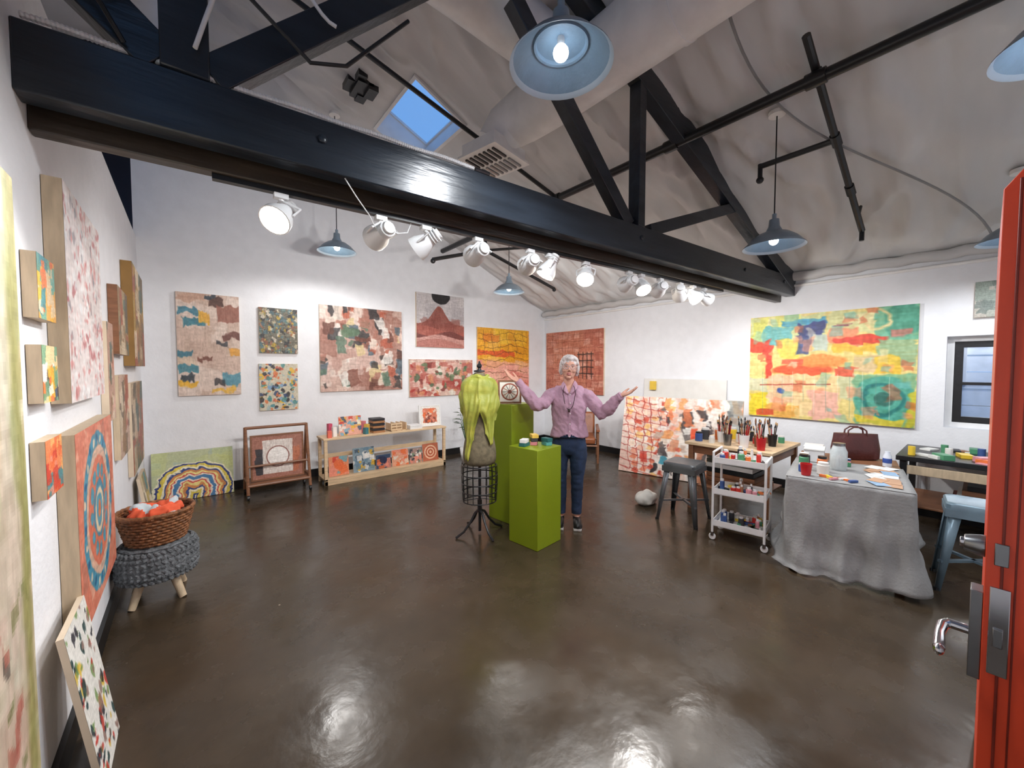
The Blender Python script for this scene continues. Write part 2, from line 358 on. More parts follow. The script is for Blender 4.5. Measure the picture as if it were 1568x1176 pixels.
for x,t,on in heads:
    c=V((x,trk(x),2.285)); d=(V(t)-c).normalized(); p=empty('track_light',c)
    b=MB(); Q=d.to_track_quat('Z','Y').to_matrix().to_4x4()@Matrix.Scale(K_,4)
    b.tube([(0,0,.092),(0,0,.06)],.014,M_white,8); b.box((-.03,-.02,.07),(.03,.02,.092),M_white)
    b.tube([Q@V((.055,0,.02)),Q@V((.06,0,-.04)),V((0,0,.065)),Q@V((-.06,0,-.04)),Q@V((-.055,0,.02))],.006,M_white,6)
    b.lathe([(.0001,-.08),(.025,-.08),(.03,-.03),(.034,-.02),(.055,.03),(.058,.06),(.053,.06),(.05,.03),(.0001,.025)],(0,0,0),M_white,20,Q)
    for k in range(3): b.lathe([(.03,-.07+k*.014),(.036,-.066+k*.014),(.03,-.062+k*.014)],(0,0,0),M_white,16,Q)
    b.build('lamp_head',p)
    b=MB(); b.lathe([(.048,.04),(.045,.052),(.03,.062),(.0001,.066)],(0,0,0),M_bulb,16,Q); b.build('bulb',p)
    light('SPOT',c+d*.1,92 if not on else 74,WARM,p,.05,t,105,1)
b=MB()
b.tube([tp(.6,2.46,-.03),tp(.66,2.40,0),tp(.74,2.34,.05),tp(.80,2.28,.1)],.003,M_white,5)
b.tube([(.86,trk(.83),2.36),(.92,trk(.9)-.02,2.30),(.98,trk(.98),2.32),(1.0,trk(1.0),2.375)],.003,M_white,5); b.build('lamp_wires')
# ---------------------------------------------------------------- PAINTER
def vn(h,w,gy,gx,rs):
    g=rs.rand(gy+2,gx+2); y=np.linspace(0,gy,h)[:,None]; x=np.linspace(0,gx,w)[None,:]
    yi=y.astype(int); xi=x.astype(int); fy=y-yi; fx=x-xi; fy=fy*fy*(3-2*fy); fx=fx*fx*(3-2*fx)
    return (g[yi,xi]*(1-fy)*(1-fx)+g[yi+1,xi]*fy*(1-fx)+g[yi,xi+1]*(1-fy)*fx+g[yi+1,xi+1]*fy*fx)
class Pt:
    def __init__(s,w,h,bg,seed=1,res=150):
        k=res/max(w,h); s.w=max(8,int(w*k)); s.h=max(8,int(h*k)); s.wm=w; s.hm=h
        s.rs=np.random.RandomState(seed); s.a=np.ones((s.h,s.w,3))*np.array(bg)/255.
        s.X,s.Y=np.meshgrid((np.arange(s.w)+.5)/s.w,(np.arange(s.h)+.5)/s.h)
        s.n=[vn(s.h,s.w,9,9,s.rs)-.5 for _ in range(4)]+[vn(s.h,s.w,30,30,s.rs)-.5 for _ in range(4)]
        s.streak=vn(s.h,s.w,18,70,s.rs); s.streak2=vn(s.h,s.w,70,14,s.rs)
    def warp(s,w):
        a,b=s.rs.randint(0,4,2); c,d=s.rs.randint(4,8,2)
        sh=s.rs.randint(0,s.h); 
        return s.X+w*(np.roll(s.n[a],sh,0)+.5*s.n[c]),s.Y+w*(np.roll(s.n[b],sh,1)+.5*s.n[d])
    def put(s,d,c,al=1,soft=.012):
        m=np.clip(.5-d/soft,0,1)*al
        m=m*(.8+.2*(s.streak if s.rs.rand()<.5 else s.streak2))
        s.a=s.a*(1-m[...,None])+np.array(c)/255.*m[...,None]
    def rect(s,x0,y0,x1,y1,c,al=1,w=.05,soft=.012,rot=0):
        X,Y=s.warp(w); cx,cy=(x0+x1)/2,(y0+y1)/2; X=X-cx;Y=Y-cy
        if rot: X,Y=X*math.cos(rot)+Y*math.sin(rot),-X*math.sin(rot)+Y*math.cos(rot)
        s.put(np.maximum(abs(X)-(x1-x0)/2,abs(Y)-(y1-y0)/2),c,al,soft)
    def ell(s,cx,cy,rx,ry,c,al=1,w=.03,soft=.012,ring=0):
        X,Y=s.warp(w); r=np.sqrt(((X-cx)/rx)**2+((Y-cy)/ry)**2); m=min(rx,ry)
        s.put((abs(r-1)*m-ring) if ring else (r-1)*m,c,al,soft)
    def line(s,pts,th,c,al=1,w=.01,soft=.006,XY=None):
        X,Y=XY if XY else s.warp(w); asp=s.hm/s.wm; d=np.full(X.shape,9.)
        for (x0,y0),(x1,y1) in zip(pts[:-1],pts[1:]):
            dx,dy=x1-x0,(y1-y0)*asp; L_=dx*dx+dy*dy+1e-9
            t=np.clip(((X-x0)*dx+(Y-y0)*asp*dy)/L_,0,1)
            d=np.minimum(d,np.hypot(X-x0-t*dx,(Y-y0)*asp-t*dy))
        s.put(d-th,c,al,soft)
    def scat(s,n,cols,lo,hi,box=(0,0,1,1),kind='r',al=.9,w=.05,asp=(.5,1.6)):
        for _ in range(n):
            x=s.rs.uniform(box[0],box[2]);y=s.rs.uniform(box[1],box[3]);c=cols[s.rs.randint(len(cols))]
            a=s.rs.uniform(lo,hi);q=s.rs.uniform(*asp);bb_=a*q*s.wm/s.hm
            if kind=='r': s.rect(x-a/2,y-bb_/2,x+a/2,y+bb_/2,c,al,w,rot=s.rs.uniform(-.25,.25))
            elif kind=='d': s.rect(x-a/2,y-bb_/2,x+a/2,y+bb_/2,c,al,w,rot=s.rs.uniform(-1.5,1.5))
            else: s.ell(x,y,a/2,bb_/2,c,al,w)
        return s
    def done(s,k=.07,sat=1.0):
        n=(vn(s.h,s.w,60,60,s.rs)-.5)*k+(s.streak-.5)*k+(s.streak2-.5)*k
        a=np.clip(s.a+n[...,None],0,1); g=a.mean(2,keepdims=True); s.a=np.clip(g+(a-g)*sat,0,1)**1.12; return s
mp_=bpy.data.materials.new('painted_canvas'); mp_.use_nodes=True; N=mp_.node_tree.nodes; L=mp_.node_tree.links
at=N.new('ShaderNodeAttribute'); at.attribute_name='Col'; L.new(at.outputs['Color'],N['Principled BSDF'].inputs['Base Color']); N['Principled BSDF'].inputs['Roughness'].default_value=.5
nn=N.new('ShaderNodeTexNoise'); nn.inputs['Scale'].default_value=60; bq=N.new('ShaderNodeBump'); bq.inputs['Strength'].default_value=.25; bq.inputs['Distance'].default_value=.004
L.new(nn.outputs['Fac'],bq.inputs['Height']); L.new(bq.outputs[0],N['Principled BSDF'].inputs['Normal'])
def painting(name,P_,loc,rz=0,lean=0,depth=.035,edge=None,parent=None,frame=None):
    """loc = bottom-centre of back face; local x right, front faces -y"""
    w,h=P_.wm,P_.hm; nx,ny=P_.w,P_.h
    gx,gz=np.meshgrid(np.linspace(-w/2,w/2,nx+1),np.linspace(h,0,ny+1))
    co=np.stack([gx,np.full_like(gx,-depth),gz],-1).reshape(-1,3)
    me=bpy.data.meshes.new(name); nv=len(co); nf=nx*ny
    i,j=np.meshgrid(np.arange(ny),np.arange(nx),indexing='ij'); a=(i*(nx+1)+j); 
    q=np.stack([a,a+nx+1,a+nx+2,a+1],-1).reshape(-1)
    me.vertices.add(nv); me.vertices.foreach_set('co',co.ravel()); me.loops.add(nf*4); me.loops.foreach_set('vertex_index',q.astype(np.int32))
    me.polygons.add(nf); me.polygons.foreach_set('loop_start',np.arange(0,nf*4,4,dtype=np.int32)); me.update(calc_edges=True)
    ca=me.color_attributes.new('Col','FLOAT_COLOR','CORNER')
    c=P_.a.reshape(-1,3); c=np.where(c<=.04045,c/12.92,((c+.055)/1.055)**2.4); c=np.concatenate([c,np.ones((nf,1))],1)
    ca.data.foreach_set('color',np.repeat(c,4,0).ravel().astype(np.float32)); me.materials.append(mp_)
    o=bpy.data.objects.new(name,me); COL.objects.link(o); o.location=loc; o.rotation_euler=(-lean,0,rz)
    b=MB(); b.box((-w/2,-depth+.0008,0),(w/2,0,h),edge or M_canvas)
    if frame:
        t=.018
        for lo,hi in (((-w/2-t,-depth-.006,-t),(-w/2,0,h+t)),((w/2,-depth-.006,-t),(w/2+t,0,h+t)),((-w/2,-depth-.006,-t),(w/2,0,0)),((-w/2,-depth-.006,h),(w/2,0,h+t))): b.box(lo,hi,frame)
    k=b.build('stretcher',o,ang=20)
    if parent: o.parent=parent
    return o
PINK=(222,176,160);CREAM=(228,214,198);MAR=(128,70,58);TEAL=(70,140,150);YEL=(226,176,50);BLK=(40,38,42);NAVY=(34,44,82);SAGE=(120,150,120);RED=(206,66,44);ORG=(232,116,62);WHT=(236,232,226);SAL=(232,150,128);GRY=(150,146,142)
Rr=-math.pi/2; Ll=math.pi/2
def backp(name,P_,x0,z0,**k): return painting(name,P_,((x0+P_.wm/2),BY-.002,z0),0,**k)
def rightp(name,P_,y1,z0,**k): return painting(name,P_,(BX1-.002,y1-P_.wm/2,z0),Rr,**k)
def leftp(name,P_,y0,z0,**k): return painting(name,P_,(-.418,y0+P_.wm/2,z0),Ll,**k)
p=Pt(.61,1.23,(206,182,168),1,170); p.scat(26,[(214,196,184),(198,172,158),(222,206,196),(192,168,152)],.15,.45,al=.7)
p.rect(0,0,.45,.08,(196,160,140)); p.rect(.02,.14,.35,.2,(70,130,150)); p.rect(.08,.24,.45,.33,(60,124,140)); p.rect(.34,.18,.5,.3,(222,170,60)); p.rect(.5,.03,.72,.12,(90,60,50)); p.rect(.62,.1,1,.26,(150,96,80)); p.rect(.45,.0,.62,.05,(60,70,80))
p.rect(.72,.38,1,.43,(110,62,52)); p.rect(.6,.46,.82,.5,(60,60,66)); p.rect(.82,.52,1,.6,(220,160,60)); p.rect(0,.56,.22,.62,(60,120,140)); p.rect(0,.62,.28,.7,(210,190,170)); p.rect(0,.7,.3,.78,(70,134,150)); p.rect(.3,.62,.55,.66,(120,74,60)); p.rect(0,.86,.28,.92,YEL); p.rect(.05,.8,.25,.85,(50,60,70)); p.rect(.7,.78,1,.9,(90,150,168)); p.rect(.55,.84,.72,.9,BLK,.8); p.rect(.5,.93,.9,.97,YEL,.8)
backp('abstract_painting',p.done(),-.1,1.22)
p=Pt(.45,.6,(112,108,94),2,130); p.scat(240,[(60,62,60),(180,168,140),(80,110,120),(190,160,60),(40,42,48),(150,96,70),(90,120,120),(206,196,180)],.03,.1,kind='d',w=.03,asp=(.3,2)); backp('abstract_painting',p.done(.12),.72,1.75)
p=Pt(.45,.62,(204,196,176),3,130); p.scat(150,[(50,70,110),(80,140,140),(224,180,60),(214,120,70),(40,40,46),(160,180,180),(190,90,70),(120,160,200)],.04,.13,kind='e',w=.05); backp('abstract_painting',p.done(),.71,.99)
p=Pt(1.23,1.25,(202,172,160),4,240); p.scat(60,[(222,206,196),(190,154,142),(208,180,170),(164,118,104)],.12,.3,al=.85); p.scat(90,[(232,226,220),(112,70,58),(74,66,62),(100,124,106),(176,124,108),(220,194,182),(90,108,120),(180,98,74),(56,54,56),(140,90,76),(216,196,150),(226,212,200)],.04,.13,al=.92,asp=(.8,2))
p.ell(.35,.3,.12,.06,(100,124,98)); p.rect(.42,.34,.58,.40,(120,72,58)); backp('abstract_painting',p.done(),1.45,1.21)
p=Pt(.93,.91,(200,194,194),5,170); p.scat(20,[(214,208,208),(190,184,186)],.2,.5,al=.6); p.ell(.5,.03,.19,.15,(24,22,24),w=.01)
X=p.X;Y=p.Y+.01*p.n[4]
hill=.52-.3*np.exp(-((X-.45)/.18)**2)+.1*(X>.0)*np.abs(X-.5); p.put(hill-Y,(152,86,74)); p.scat(14,[(166,100,86),(140,76,66)],.1,.3,(0,.55,1,.75),al=.5)
p.put(.66-.06*np.sin(X*5+1)-Y,(172,98,84)); p.put(.74+.05*np.sin(X*7)-Y,(116,62,56)); p.put(.80+.04*np.sin(X*6+2)-Y,(200,154,144))
p.put(.9-.06*np.sin(X*4)-Y,(178,118,108)); backp('mountain_painting',p.done(),2.94,1.91)
p=Pt(1.24,.63,(200,150,138),6,200); p.scat(60,[(220,186,174),(186,110,98),(170,80,72),(226,206,192)],.06,.18,al=.8); p.scat(70,[(104,130,96),(180,66,58),(130,60,54),(226,220,208),(84,110,84),(212,150,112)],.03,.08,kind='e'); p.rect(0,0,1,.08,(220,206,192),.6); backp('floral_painting',p.done(),2.81,1.07)
p=Pt(1.29,1.22,(226,152,134),7,200); p.rect(0,0,1,.5,(234,178,44)); p.scat(24,[(240,196,66),(226,160,40),(236,186,96)],.15,.35,(0,0,1,.45),al=.7); p.rect(0,.36,.7,.44,(216,96,50)); p.rect(.1,.1,.4,.2,(222,126,50),.7); p.scat(16,[(234,174,156),(220,132,120),(236,192,166)],.15,.4,(0,.55,1,1),al=.7)
for k in range(9): y=.08+.1*k; p.line([(.02,y),(.3,y+.04),(.6,y-.03),(.97,y+.02)],.004,(110,70,40),.8,w=.04)
for k in range(6): x=.1+.15*k; p.line([(x,.05),(x+.04,.4)],.004,(110,70,40),.7,w=.04)
backp('yellow_landscape_painting',p.done(),4.16,1.1)
p=Pt(1.5,1.24,(196,128,108),8,220); p.scat(40,[(210,150,130),(182,108,90),(206,140,114)],.1,.3,al=.7)
for r_ in range(9):
    for c_ in range(8):
        if p.rs.rand()<.8: x=.03+c_*.12+.06*(r_%2);y=.04+r_*.108; p.rect(x,y,x+.1,y+.085,[(214,156,138),(222,172,154),(196,122,100),(206,140,116)][p.rs.randint(4)],.8,w=.03)
for k in range(10): p.line([(.02+.1*k,.02),(.03+.1*k,.98)],.003,(140,76,58),.6,w=.03)
for k in range(9): p.line([(.02,.05+.11*k),(.98,.06+.11*k)],.003,(130,70,54),.6,w=.03)
for k in range(4): p.line([(.6+.07*k,.35),(.6+.07*k,.75)],.007,(60,46,44),.9); p.line([(.58,.38+.1*k),(.84,.38+.1*k)],.007,(60,46,44),.9)
rightp('brick_pattern_painting',p.done(),6.0,1.05)
p=Pt(1.59,1.31,(224,206,140),9,300)
p.rect(0,0,.5,.3,(206,212,160)); p.rect(0,.05,.12,.3,(214,214,120)); p.rect(.1,.0,.35,.1,(222,220,130)); p.rect(.10,.1,.30,.30,(112,182,184)); p.rect(.0,.22,.15,.36,(212,72,50)); p.rect(.11,.3,.16,.62,(206,66,48)); p.rect(.0,.38,.12,.7,(236,206,140)); p.rect(.2,.24,.36,.42,(224,204,96)); p.rect(.24,.05,.52,.10,(60,150,184)); p.rect(.33,.08,.50,.24,(34,44,112)); p.rect(.32,.2,.42,.38,(44,60,124),.9); p.rect(.44,.2,.53,.36,(190,200,190)); p.rect(.52,.02,.80,.2,(208,208,158)); p.rect(.6,.05,.78,.14,(226,216,170)); p.rect(.78,.0,1,.3,(112,172,146)); p.ell(.92,.12,.1,.14,(84,150,128)); p.rect(.54,.16,.70,.34,(226,146,110)); p.rect(.58,.24,.84,.30,(208,70,50)); p.rect(.56,.31,.80,.38,(226,186,70)); p.rect(.80,.28,1,.5,(150,176,140)); p.rect(.66,.4,.84,.56,(214,190,150)); p.rect(.8,.42,.92,.56,(226,190,70)); p.ell(.36,.53,.20,.055,(218,90,50)); p.ell(.48,.45,.16,.06,(232,150,80)); p.rect(.14,.58,.36,.86,(226,190,160)); p.rect(.22,.44,.38,.49,(216,100,70)); p.rect(.3,.58,.6,.95,(232,206,160)); p.rect(.42,.72,.6,.98,(228,180,164)); p.rect(0,.62,.14,.76,(206,206,180)); p.rect(0,.76,.14,1,(224,204,60)); p.rect(.14,.86,.35,1,(222,170,90)); p.rect(.05,.92,.2,1,(200,90,60)); p.rect(.6,.55,.74,.8,(206,206,170)); p.rect(.58,.5,.70,.60,(210,96,70)); p.rect(.68,.56,1,1,(130,176,140)); p.ell(.84,.78,.15,.2,(88,166,150)); p.ell(.84,.78,.10,.13,(40,120,116),ring=.012); p.ell(.84,.78,.05,.06,(56,110,100)); p.rect(.7,.93,.95,1,(214,196,70)); p.rect(.95,.7,1,1,(196,186,60)); p.ell(.23,.74,.025,.03,(60,90,160)); p.line([(.08,.68),(.55,.66)],.004,(160,60,50)); p.ell(.8,.10,.06,.08,(222,200,150),ring=.008); p.rect(.56,.1,.66,.12,(150,90,100)); p.rect(.86,.2,.98,.26,(206,120,110),.8)
p.scat(40,[(232,214,164),(226,150,120),(196,96,66),(120,180,174),(234,224,194),(150,190,170)],.03,.08,al=.6)
for k in range(12): x=.1+.07*k; p.line([(x,.55+.02*(k%3)),(x+.004,.8+.18*p.rs.rand())],.0015,(236,234,220) if k%2 else (120,150,140),.6,w=.004)
rightp('large_abstract_painting',p.done(sat=1.08),2.06,.915)
p=Pt(.4,.34,(150,160,150),10,60); p.scat(20,[(180,180,170),(120,130,124),(200,190,180)],.1,.3); rightp('small_abstract_painting',p.done(),.1,2.04)
p=Pt(1.6,1.14,(226,204,192),11,300); p.scat(30,[(234,218,208),(220,186,172),(238,230,220)],.1,.25,al=.8)
for r_ in range(13):
    for c_ in range(6):
        x=c_*.075+.012*r_;y=r_*.085-.03*c_; p.rect(x,y,x+.058,y+.058,[(226,130,96),(234,180,156),(240,212,190),(206,84,60),(230,156,130),(236,190,120)][p.rs.randint(6)],.9,w=.03,rot=.35)
for k in range(12): p.line([(0,.02+.09*k),(.2,.07+.09*k),(.42,.10+.09*k)],.0035,(160,46,40),.8,w=.04)
for k in range(6): p.line([(.02+.075*k,0),(.1+.07*k,.95)],.0035,(160,46,40),.8,w=.04)
p.scat(140,[(240,236,230),(236,230,224),(60,50,52),(222,126,80),(196,172,158),(230,206,190),(104,96,94),(216,150,116),(226,160,100),(236,228,220)],.02,.075,(.34,.02,1,1),al=.92,asp=(1,2.4)); p.rect(.88,0,1,.4,(120,130,128),.7); p.rect(.9,.5,1,1,(214,196,182),.7); p.rect(.62,.35,.66,.6,(222,80,40)); p.rect(.36,.75,.42,.85,(70,150,170)); p.rect(.2,.7,.27,.85,(200,60,46),.8); p.rect(.3,.85,.34,.95,(40,36,40))
dx=V((5.31-4.99,1.98-3.54)); th=math.atan2(dx.y,dx.x)
painting('leaning_abstract_canvas',p.done(),(5.20,2.75,0),th,lean=.22,depth=.04)
b=MB()
for i,(xx,y0,y1,h_) in enumerate([(5.87,2.35,3.65,1.38),(5.81,2.5,3.7,1.05),(5.76,2.4,3.6,.98)]):
    M=Matrix.Translation((xx,0,0))@Matrix.Rotation(.03,4,'Y'); b.box((-.03,y0,0),(0,y1,h_),M_canw,M)
b.box((5.83,3.42,1.2),(5.865,3.52,1.34),mat('yellow_label',rgb(226,190,70),.6)); b.build('stacked_blank_canvases',ang=20)
# left wall
p=Pt(.95,1.75,(200,196,156),20,150)
for k in range(26): 
    x=p.rs.rand(); p.rect(x-.05,-.1,x+.06,1.1,[(196,186,124),(212,180,158),(156,166,96),(226,220,200),(176,120,96),(206,200,180),(136,150,90)][p.rs.randint(7)],.6,w=.12,soft=.05)
p.rect(.0,.75,1,1,(204,154,138),.5,w=.2,soft=.1); p.rect(.5,.5,1,.8,(206,176,160),.5,w=.2,soft=.1); p.scat(20,[(60,50,46),(110,120,60),(180,70,56)],.03,.08,(0,.6,1,1),al=.6); p.rect(.92,0,1,1,(150,146,74),.8,soft=.05)
leftp('tall_abstract_painting',p.done(sat=.85),.80,.33,depth=.05)
def small(seed,w,h,cols,bg,n=30): 
    q=Pt(w,h,bg,seed,60); q.scat(n,cols,.1,.35); return q.done()
leftp('small_abstract_painting',small(21,.22,.22,[TEAL,ORG,YEL,(220,200,170),(100,170,160)],(226,170,90)),2.03,1.72,edge=M_wood3)
leftp('small_abstract_painting',small(22,.2,.2,[YEL,(60,80,120),WHT,ORG,(90,70,60),(110,160,130)],(226,206,160)),2.04,1.43,edge=M_wood3)
leftp('small_abstract_painting',small(23,.22,.2,[ORG,TEAL,SAL,RED,(236,180,110)],(230,140,90)),2.03,1.10,edge=M_wood3)
p=Pt(.80,.88,(232,222,220),24,220); p.scat(360,[(206,116,112),(176,84,88),(240,236,234),(226,190,188),(150,144,150),(236,238,240),(214,150,146),(240,240,240)],.012,.055,kind='d',al=.75,asp=(.3,2)); leftp('splatter_painting',p.done(),2.32,1.41,depth=.055,edge=M_wood3)
p=Pt(.95,.86,(214,132,108),25,200); p.scat(60,[(220,152,128),(196,106,84),(230,184,160),(182,124,106)],.04,.14,al=.7)
p.ell(.5,.5,.40,.45,(64,148,176)); p.ell(.5,.5,.33,.37,(222,180,156)); p.ell(.5,.5,.28,.31,(210,116,90))
for k in range(24):
    a=k*math.pi/12; p.ell(.5+.365*math.cos(a),.5+.41*math.sin(a),.022,.024,(230,206,180) if k%2 else (30,100,140)); 
    if k%2==0: p.ell(.5+.21*math.cos(a),.5+.23*math.sin(a),.042,.045,(74,156,180))
p.ell(.5,.5,.15,.17,(60,140,170)); p.ell(.5,.5,.12,.13,(236,206,170)); p.ell(.5,.5,.09,.1,(70,150,176)); p.ell(.5,.5,.045,.05,(226,126,76)); p.scat(60,[(220,152,128),(230,176,150)],.01,.03,al=.7)
leftp('mandala_painting',p.done(),2.34,.42,depth=.055,edge=M_wood3)
br=[(150,116,80),(200,180,154),(110,94,76),(166,90,66),(220,204,180),(90,110,104)]
leftp('small_abstract_painting',small(26,.25,.62,br+[PINK],(190,154,136)),3.45,1.22)
leftp('small_abstract_painting',small(27,.55,.48,br,(166,146,112)),3.85,1.65,depth=.05,edge=M_wood2)
leftp('gold_abstract_painting',small(28,.95,.88,br+[(180,146,70)],(176,144,86),50),4.6,1.57,depth=.07,edge=mat('gold_edge',rgb(150,112,56),.5))
leftp('small_abstract_painting',small(29,.55,.6,br+[SAL],(196,168,150)),3.88,.9,edge=M_wood3)
leftp('abstract_painting',small(30,1.0,.8,br,(160,136,110),50),4.62,.62)
p=Pt(.34,.62,(228,226,220),31,110); p.scat(100,[(30,60,60),(196,60,50),(220,186,70),(40,40,50),(120,150,90),(150,120,110)],.05,.14,kind='e'); 
painting('terrazzo_canvas',p.done(),(-.29,2.17,0),Ll,lean=.14,depth=.02)
painting('small_abstract_canvas',small(32,.5,.55,[(230,220,200),(150,140,120),TEAL,(190,170,90)],(206,190,160)),(-.31,5.1,0),Ll,lean=.15,depth=.025)
p=Pt(.76,.57,(190,196,160),33,240); p.scat(20,[(200,206,140),(170,190,190)],.1,.3,al=.5)
XY=p.warp(.05)
pts=[(.27,1.3),(.27,.78),(.31,.62),(.42,.56),(.5,.62),(.6,.56),(.7,.62),(.76,.8),(.74,1.0)]
for th_,c in [(.245,(236,228,200)),(.225,(34,48,120)),(.20,(238,214,84)),(.165,(240,234,214)),(.14,(40,60,130)),(.118,(226,150,80)),(.088,(240,226,150)),(.062,(206,76,70)),(.045,(238,230,214)),(.022,(60,120,170))]: p.line(pts,th_,c,XY=XY)
painting('rainbow_stripe_canvas',p.done(.04),(.02,BY-.11,0),0,lean=.15,depth=.03)
# ---------------------------------------------------------------- PEDESTALS
b=MB(); b.box((-.165,-.165,0),(.165,.165,.86),M_green); ped=b.build('green_pedestal',loc=(2.375,2.555,0),rz=.12,bevel=.004)
b=MB(); b.box((-.165,-.165,0),(.165,.165,1.19),M_green); b.build('green_pedestal',loc=(2.57,3.13,0),rz=.12,bevel=.004)
p=Pt(.2,.2,(240,236,228),40,80)
p.ell(.5,.5,.4,.4,(150,70,46),w=0,ring=.035); p.ell(.5,.5,.1,.1,(130,56,40),w=0)
for k in range(12): a=k*math.pi/6; p.line([(.5,.5),(.5+.36*math.cos(a),.5+.36*math.sin(a))],.015,(160,80,56) if k%2 else (60,50,50),w=0)
painting('compass_print',p.done(.03),(2.50,3.07,1.212),-.68,lean=.06,depth=.02,frame=M_wood2)
b=MB(); cs=[(40,110,110),(240,240,238),(226,140,150),(60,60,66),(240,200,90),(90,170,170)]
k=0
for (x,y,n_) in [(-.09,.05,2),(.02,.03,3),(.09,-.06,2)]:
    for i in range(n_):
        c=cs[k%6]; k+=1; M=Matrix.Translation((x,y,.861+i*.032))@Matrix.Rotation(.2*k,4,'Z'); b.box((-.045,-.03,0),(.045,.03,.031),mat('box_%d'%(k%6),rgb(*c),.5),M)
b.build('small_gift_boxes',loc=(2.375,2.555,0),rz=.12,bevel=.002)
# ---------------------------------------------------------------- DRESS FORM
df=empty('dress_form',(2.08,3.0,0),-.6)
M_lin=mat('linen_form',rgb(132,122,98),.85,var=.2,scale=25,bump=.4,bscale=200)
b=MB(); rg=[(.64,.0,.13,.10),(.68,.0,.155,.115),(.76,0,.16,.12),(.86,.0,.145,.105),(.98,0,.115,.085),(1.06,-.005,.12,.09),(1.17,-.015,.15,.115),(1.24,-.015,.155,.115),(1.32,0,.165,.09),(1.39,.005,.15,.07),(1.43,.008,.10,.058),(1.455,.008,.055,.05),(1.5,.004,.05,.048),(1.515,.004,.05,.048)]
b.loft([((0,y,z),(a,0,0),(0,c,0)) for z,y,a,c in rg],M_lin,28); b.build('torso',df,sub=1)
b=MB(); b.lathe([(.0001,1.515),(.052,1.515),(.05,1.53),(.02,1.535),(.013,1.55),(.024,1.565),(.024,1.58),(.012,1.595),(.006,1.615),(.0001,1.62)],(0,.004,0),M_black,16)
b.tube([(0,0,.02),(0,0,.66)],.014,M_black,10); b.tube([(0,0,.2),(0,0,.32)],.022,M_black,10)
for k in range(4):
    a=k*math.pi/2+.5; c_,s_=math.cos(a),math.sin(a)
    b.tube([(0,0,.22),(c_*.05,s_*.05,.2),(c_*.1,s_*.1,.12),(c_*.17,s_*.17,.045),(c_*.24,s_*.24,.014)],[.012,.012,.011,.011,.012],M_black,8); b.ell((c_*.24,s_*.24,.013),.013,M_black,8)
b.build('stand',df)
b=MB()
for z,r_ in ((.645,.16),(.56,.165),(.48,.165),(.40,.16),(.31,.155)): b.tube([(r_*math.cos(t*math.pi/14),r_*.85*math.sin(t*math.pi/14),z) for t in range(28)],.0055,M_black,6,closed=True)
for k in range(16):
    a=k*math.pi/8; c_,s_=math.cos(a),math.sin(a)*.85; b.tube([(c_*.16,s_*.16,.645),(c_*.167,s_*.167,.52),(c_*.16,s_*.16,.4),(c_*.155,s_*.155,.31)],.004,M_black,6)
for k in range(4):
    a=k*math.pi/2; b.tube([(0,0,.33),(.155*math.cos(a),.13*math.sin(a),.31)],.004,M_black,6)
b.build('wire_cage',df)
M_scarf=mat('scarf_silk',rgb(184,182,78),.5,var=.2,scale=7,col2=rgb(148,158,64),bump=.4,bscale=30)
def rad(z):
    for (z0,y0,a0,c0),(z1,y1,a1,c1) in zip(rg[:-1],rg[1:]):
        if z0<=z<=z1: t=(z-z0)/(z1-z0); return a0+(a1-a0)*t,c0+(c1-c0)*t,y0+(y1-y0)*t
    return rg[0][2],rg[0][3],0
def sst(a,b_,x): t=min(1,max(0,(x-a)/(b_-a))); return t*t*(3-2*t)
g=[]; NA=220
for i in range(NA+1):
    u=i/NA; a=math.radians(-90-4+(360+8)*u); row=[]
    # front wraps over the chest; one long tail on the wearer's right, a shorter one on the left
    Ln=.34+.36*sst(.80,.86,u)*(1-.55*sst(.93,1,u))+.22*(1-sst(.13,.19,u))*(1-.5*(1-sst(0,.07,u)))+.02*noise.noise(V((u*20,1,1)))
    for j in range(36):
        v=j/35
        if v<.2:
            t=v/.2; z=1.478-.10*t*t-.02*t; s_=math.sin(t*math.pi/2); rx=.062+.112*s_; ry=.058+.052*s_; yc=.006
        else:
            t=(v-.2)/.8; z=1.358-t*(Ln-.05); A_,C_,Y_=rad(max(z,.66)); rx=max(A_+.014,.174-.03*t); ry=max(C_+.016,.11-.012*t); yc=Y_*min(1,t*4)
        k=min(1,v*4)
        dg=a*3+v*5   # diagonal wrinkles from the neck across the chest
        fold=k*((.003+.005*v)*math.sin(dg*3+3*noise.noise(V((a*2,v*2,7))))+.022*noise.noise(V((a*2.2,v*2.5,2)))+.010*noise.noise(V((a*5+v*4,v*6,5))))
        dr=.42*sst(.45,.95,v)
        aa=a+dr*(1-sst(0,.16,u))-dr*sst(.84,1,u)
        off=.004+(.006 if u<.1 else 0)
        row.append(((rx+fold+off)*math.cos(aa),yc+(ry+fold+off)*math.sin(aa),z+.008*math.sin(a*5)*v))
    g.append(row)
b=MB(); b.sheet(g,M_scarf); b.build('scarf',df,ang=0,solid=.002)
g=[]
for i in range(61):
    a=2*math.pi*i/60; q=.020+.005*math.sin(a*7); g.append([(( .066+q*math.sin(t))*math.cos(a)*1.1,(.064+q*math.sin(t))*math.sin(a),1.462+.026*math.cos(t)+.010*math.sin(3*a+1)) for t in [k*2*math.pi/10 for k in range(11)]])
b=MB(); b.sheet(g,M_scarf); b.build('scarf_neck_roll',df,ang=0)
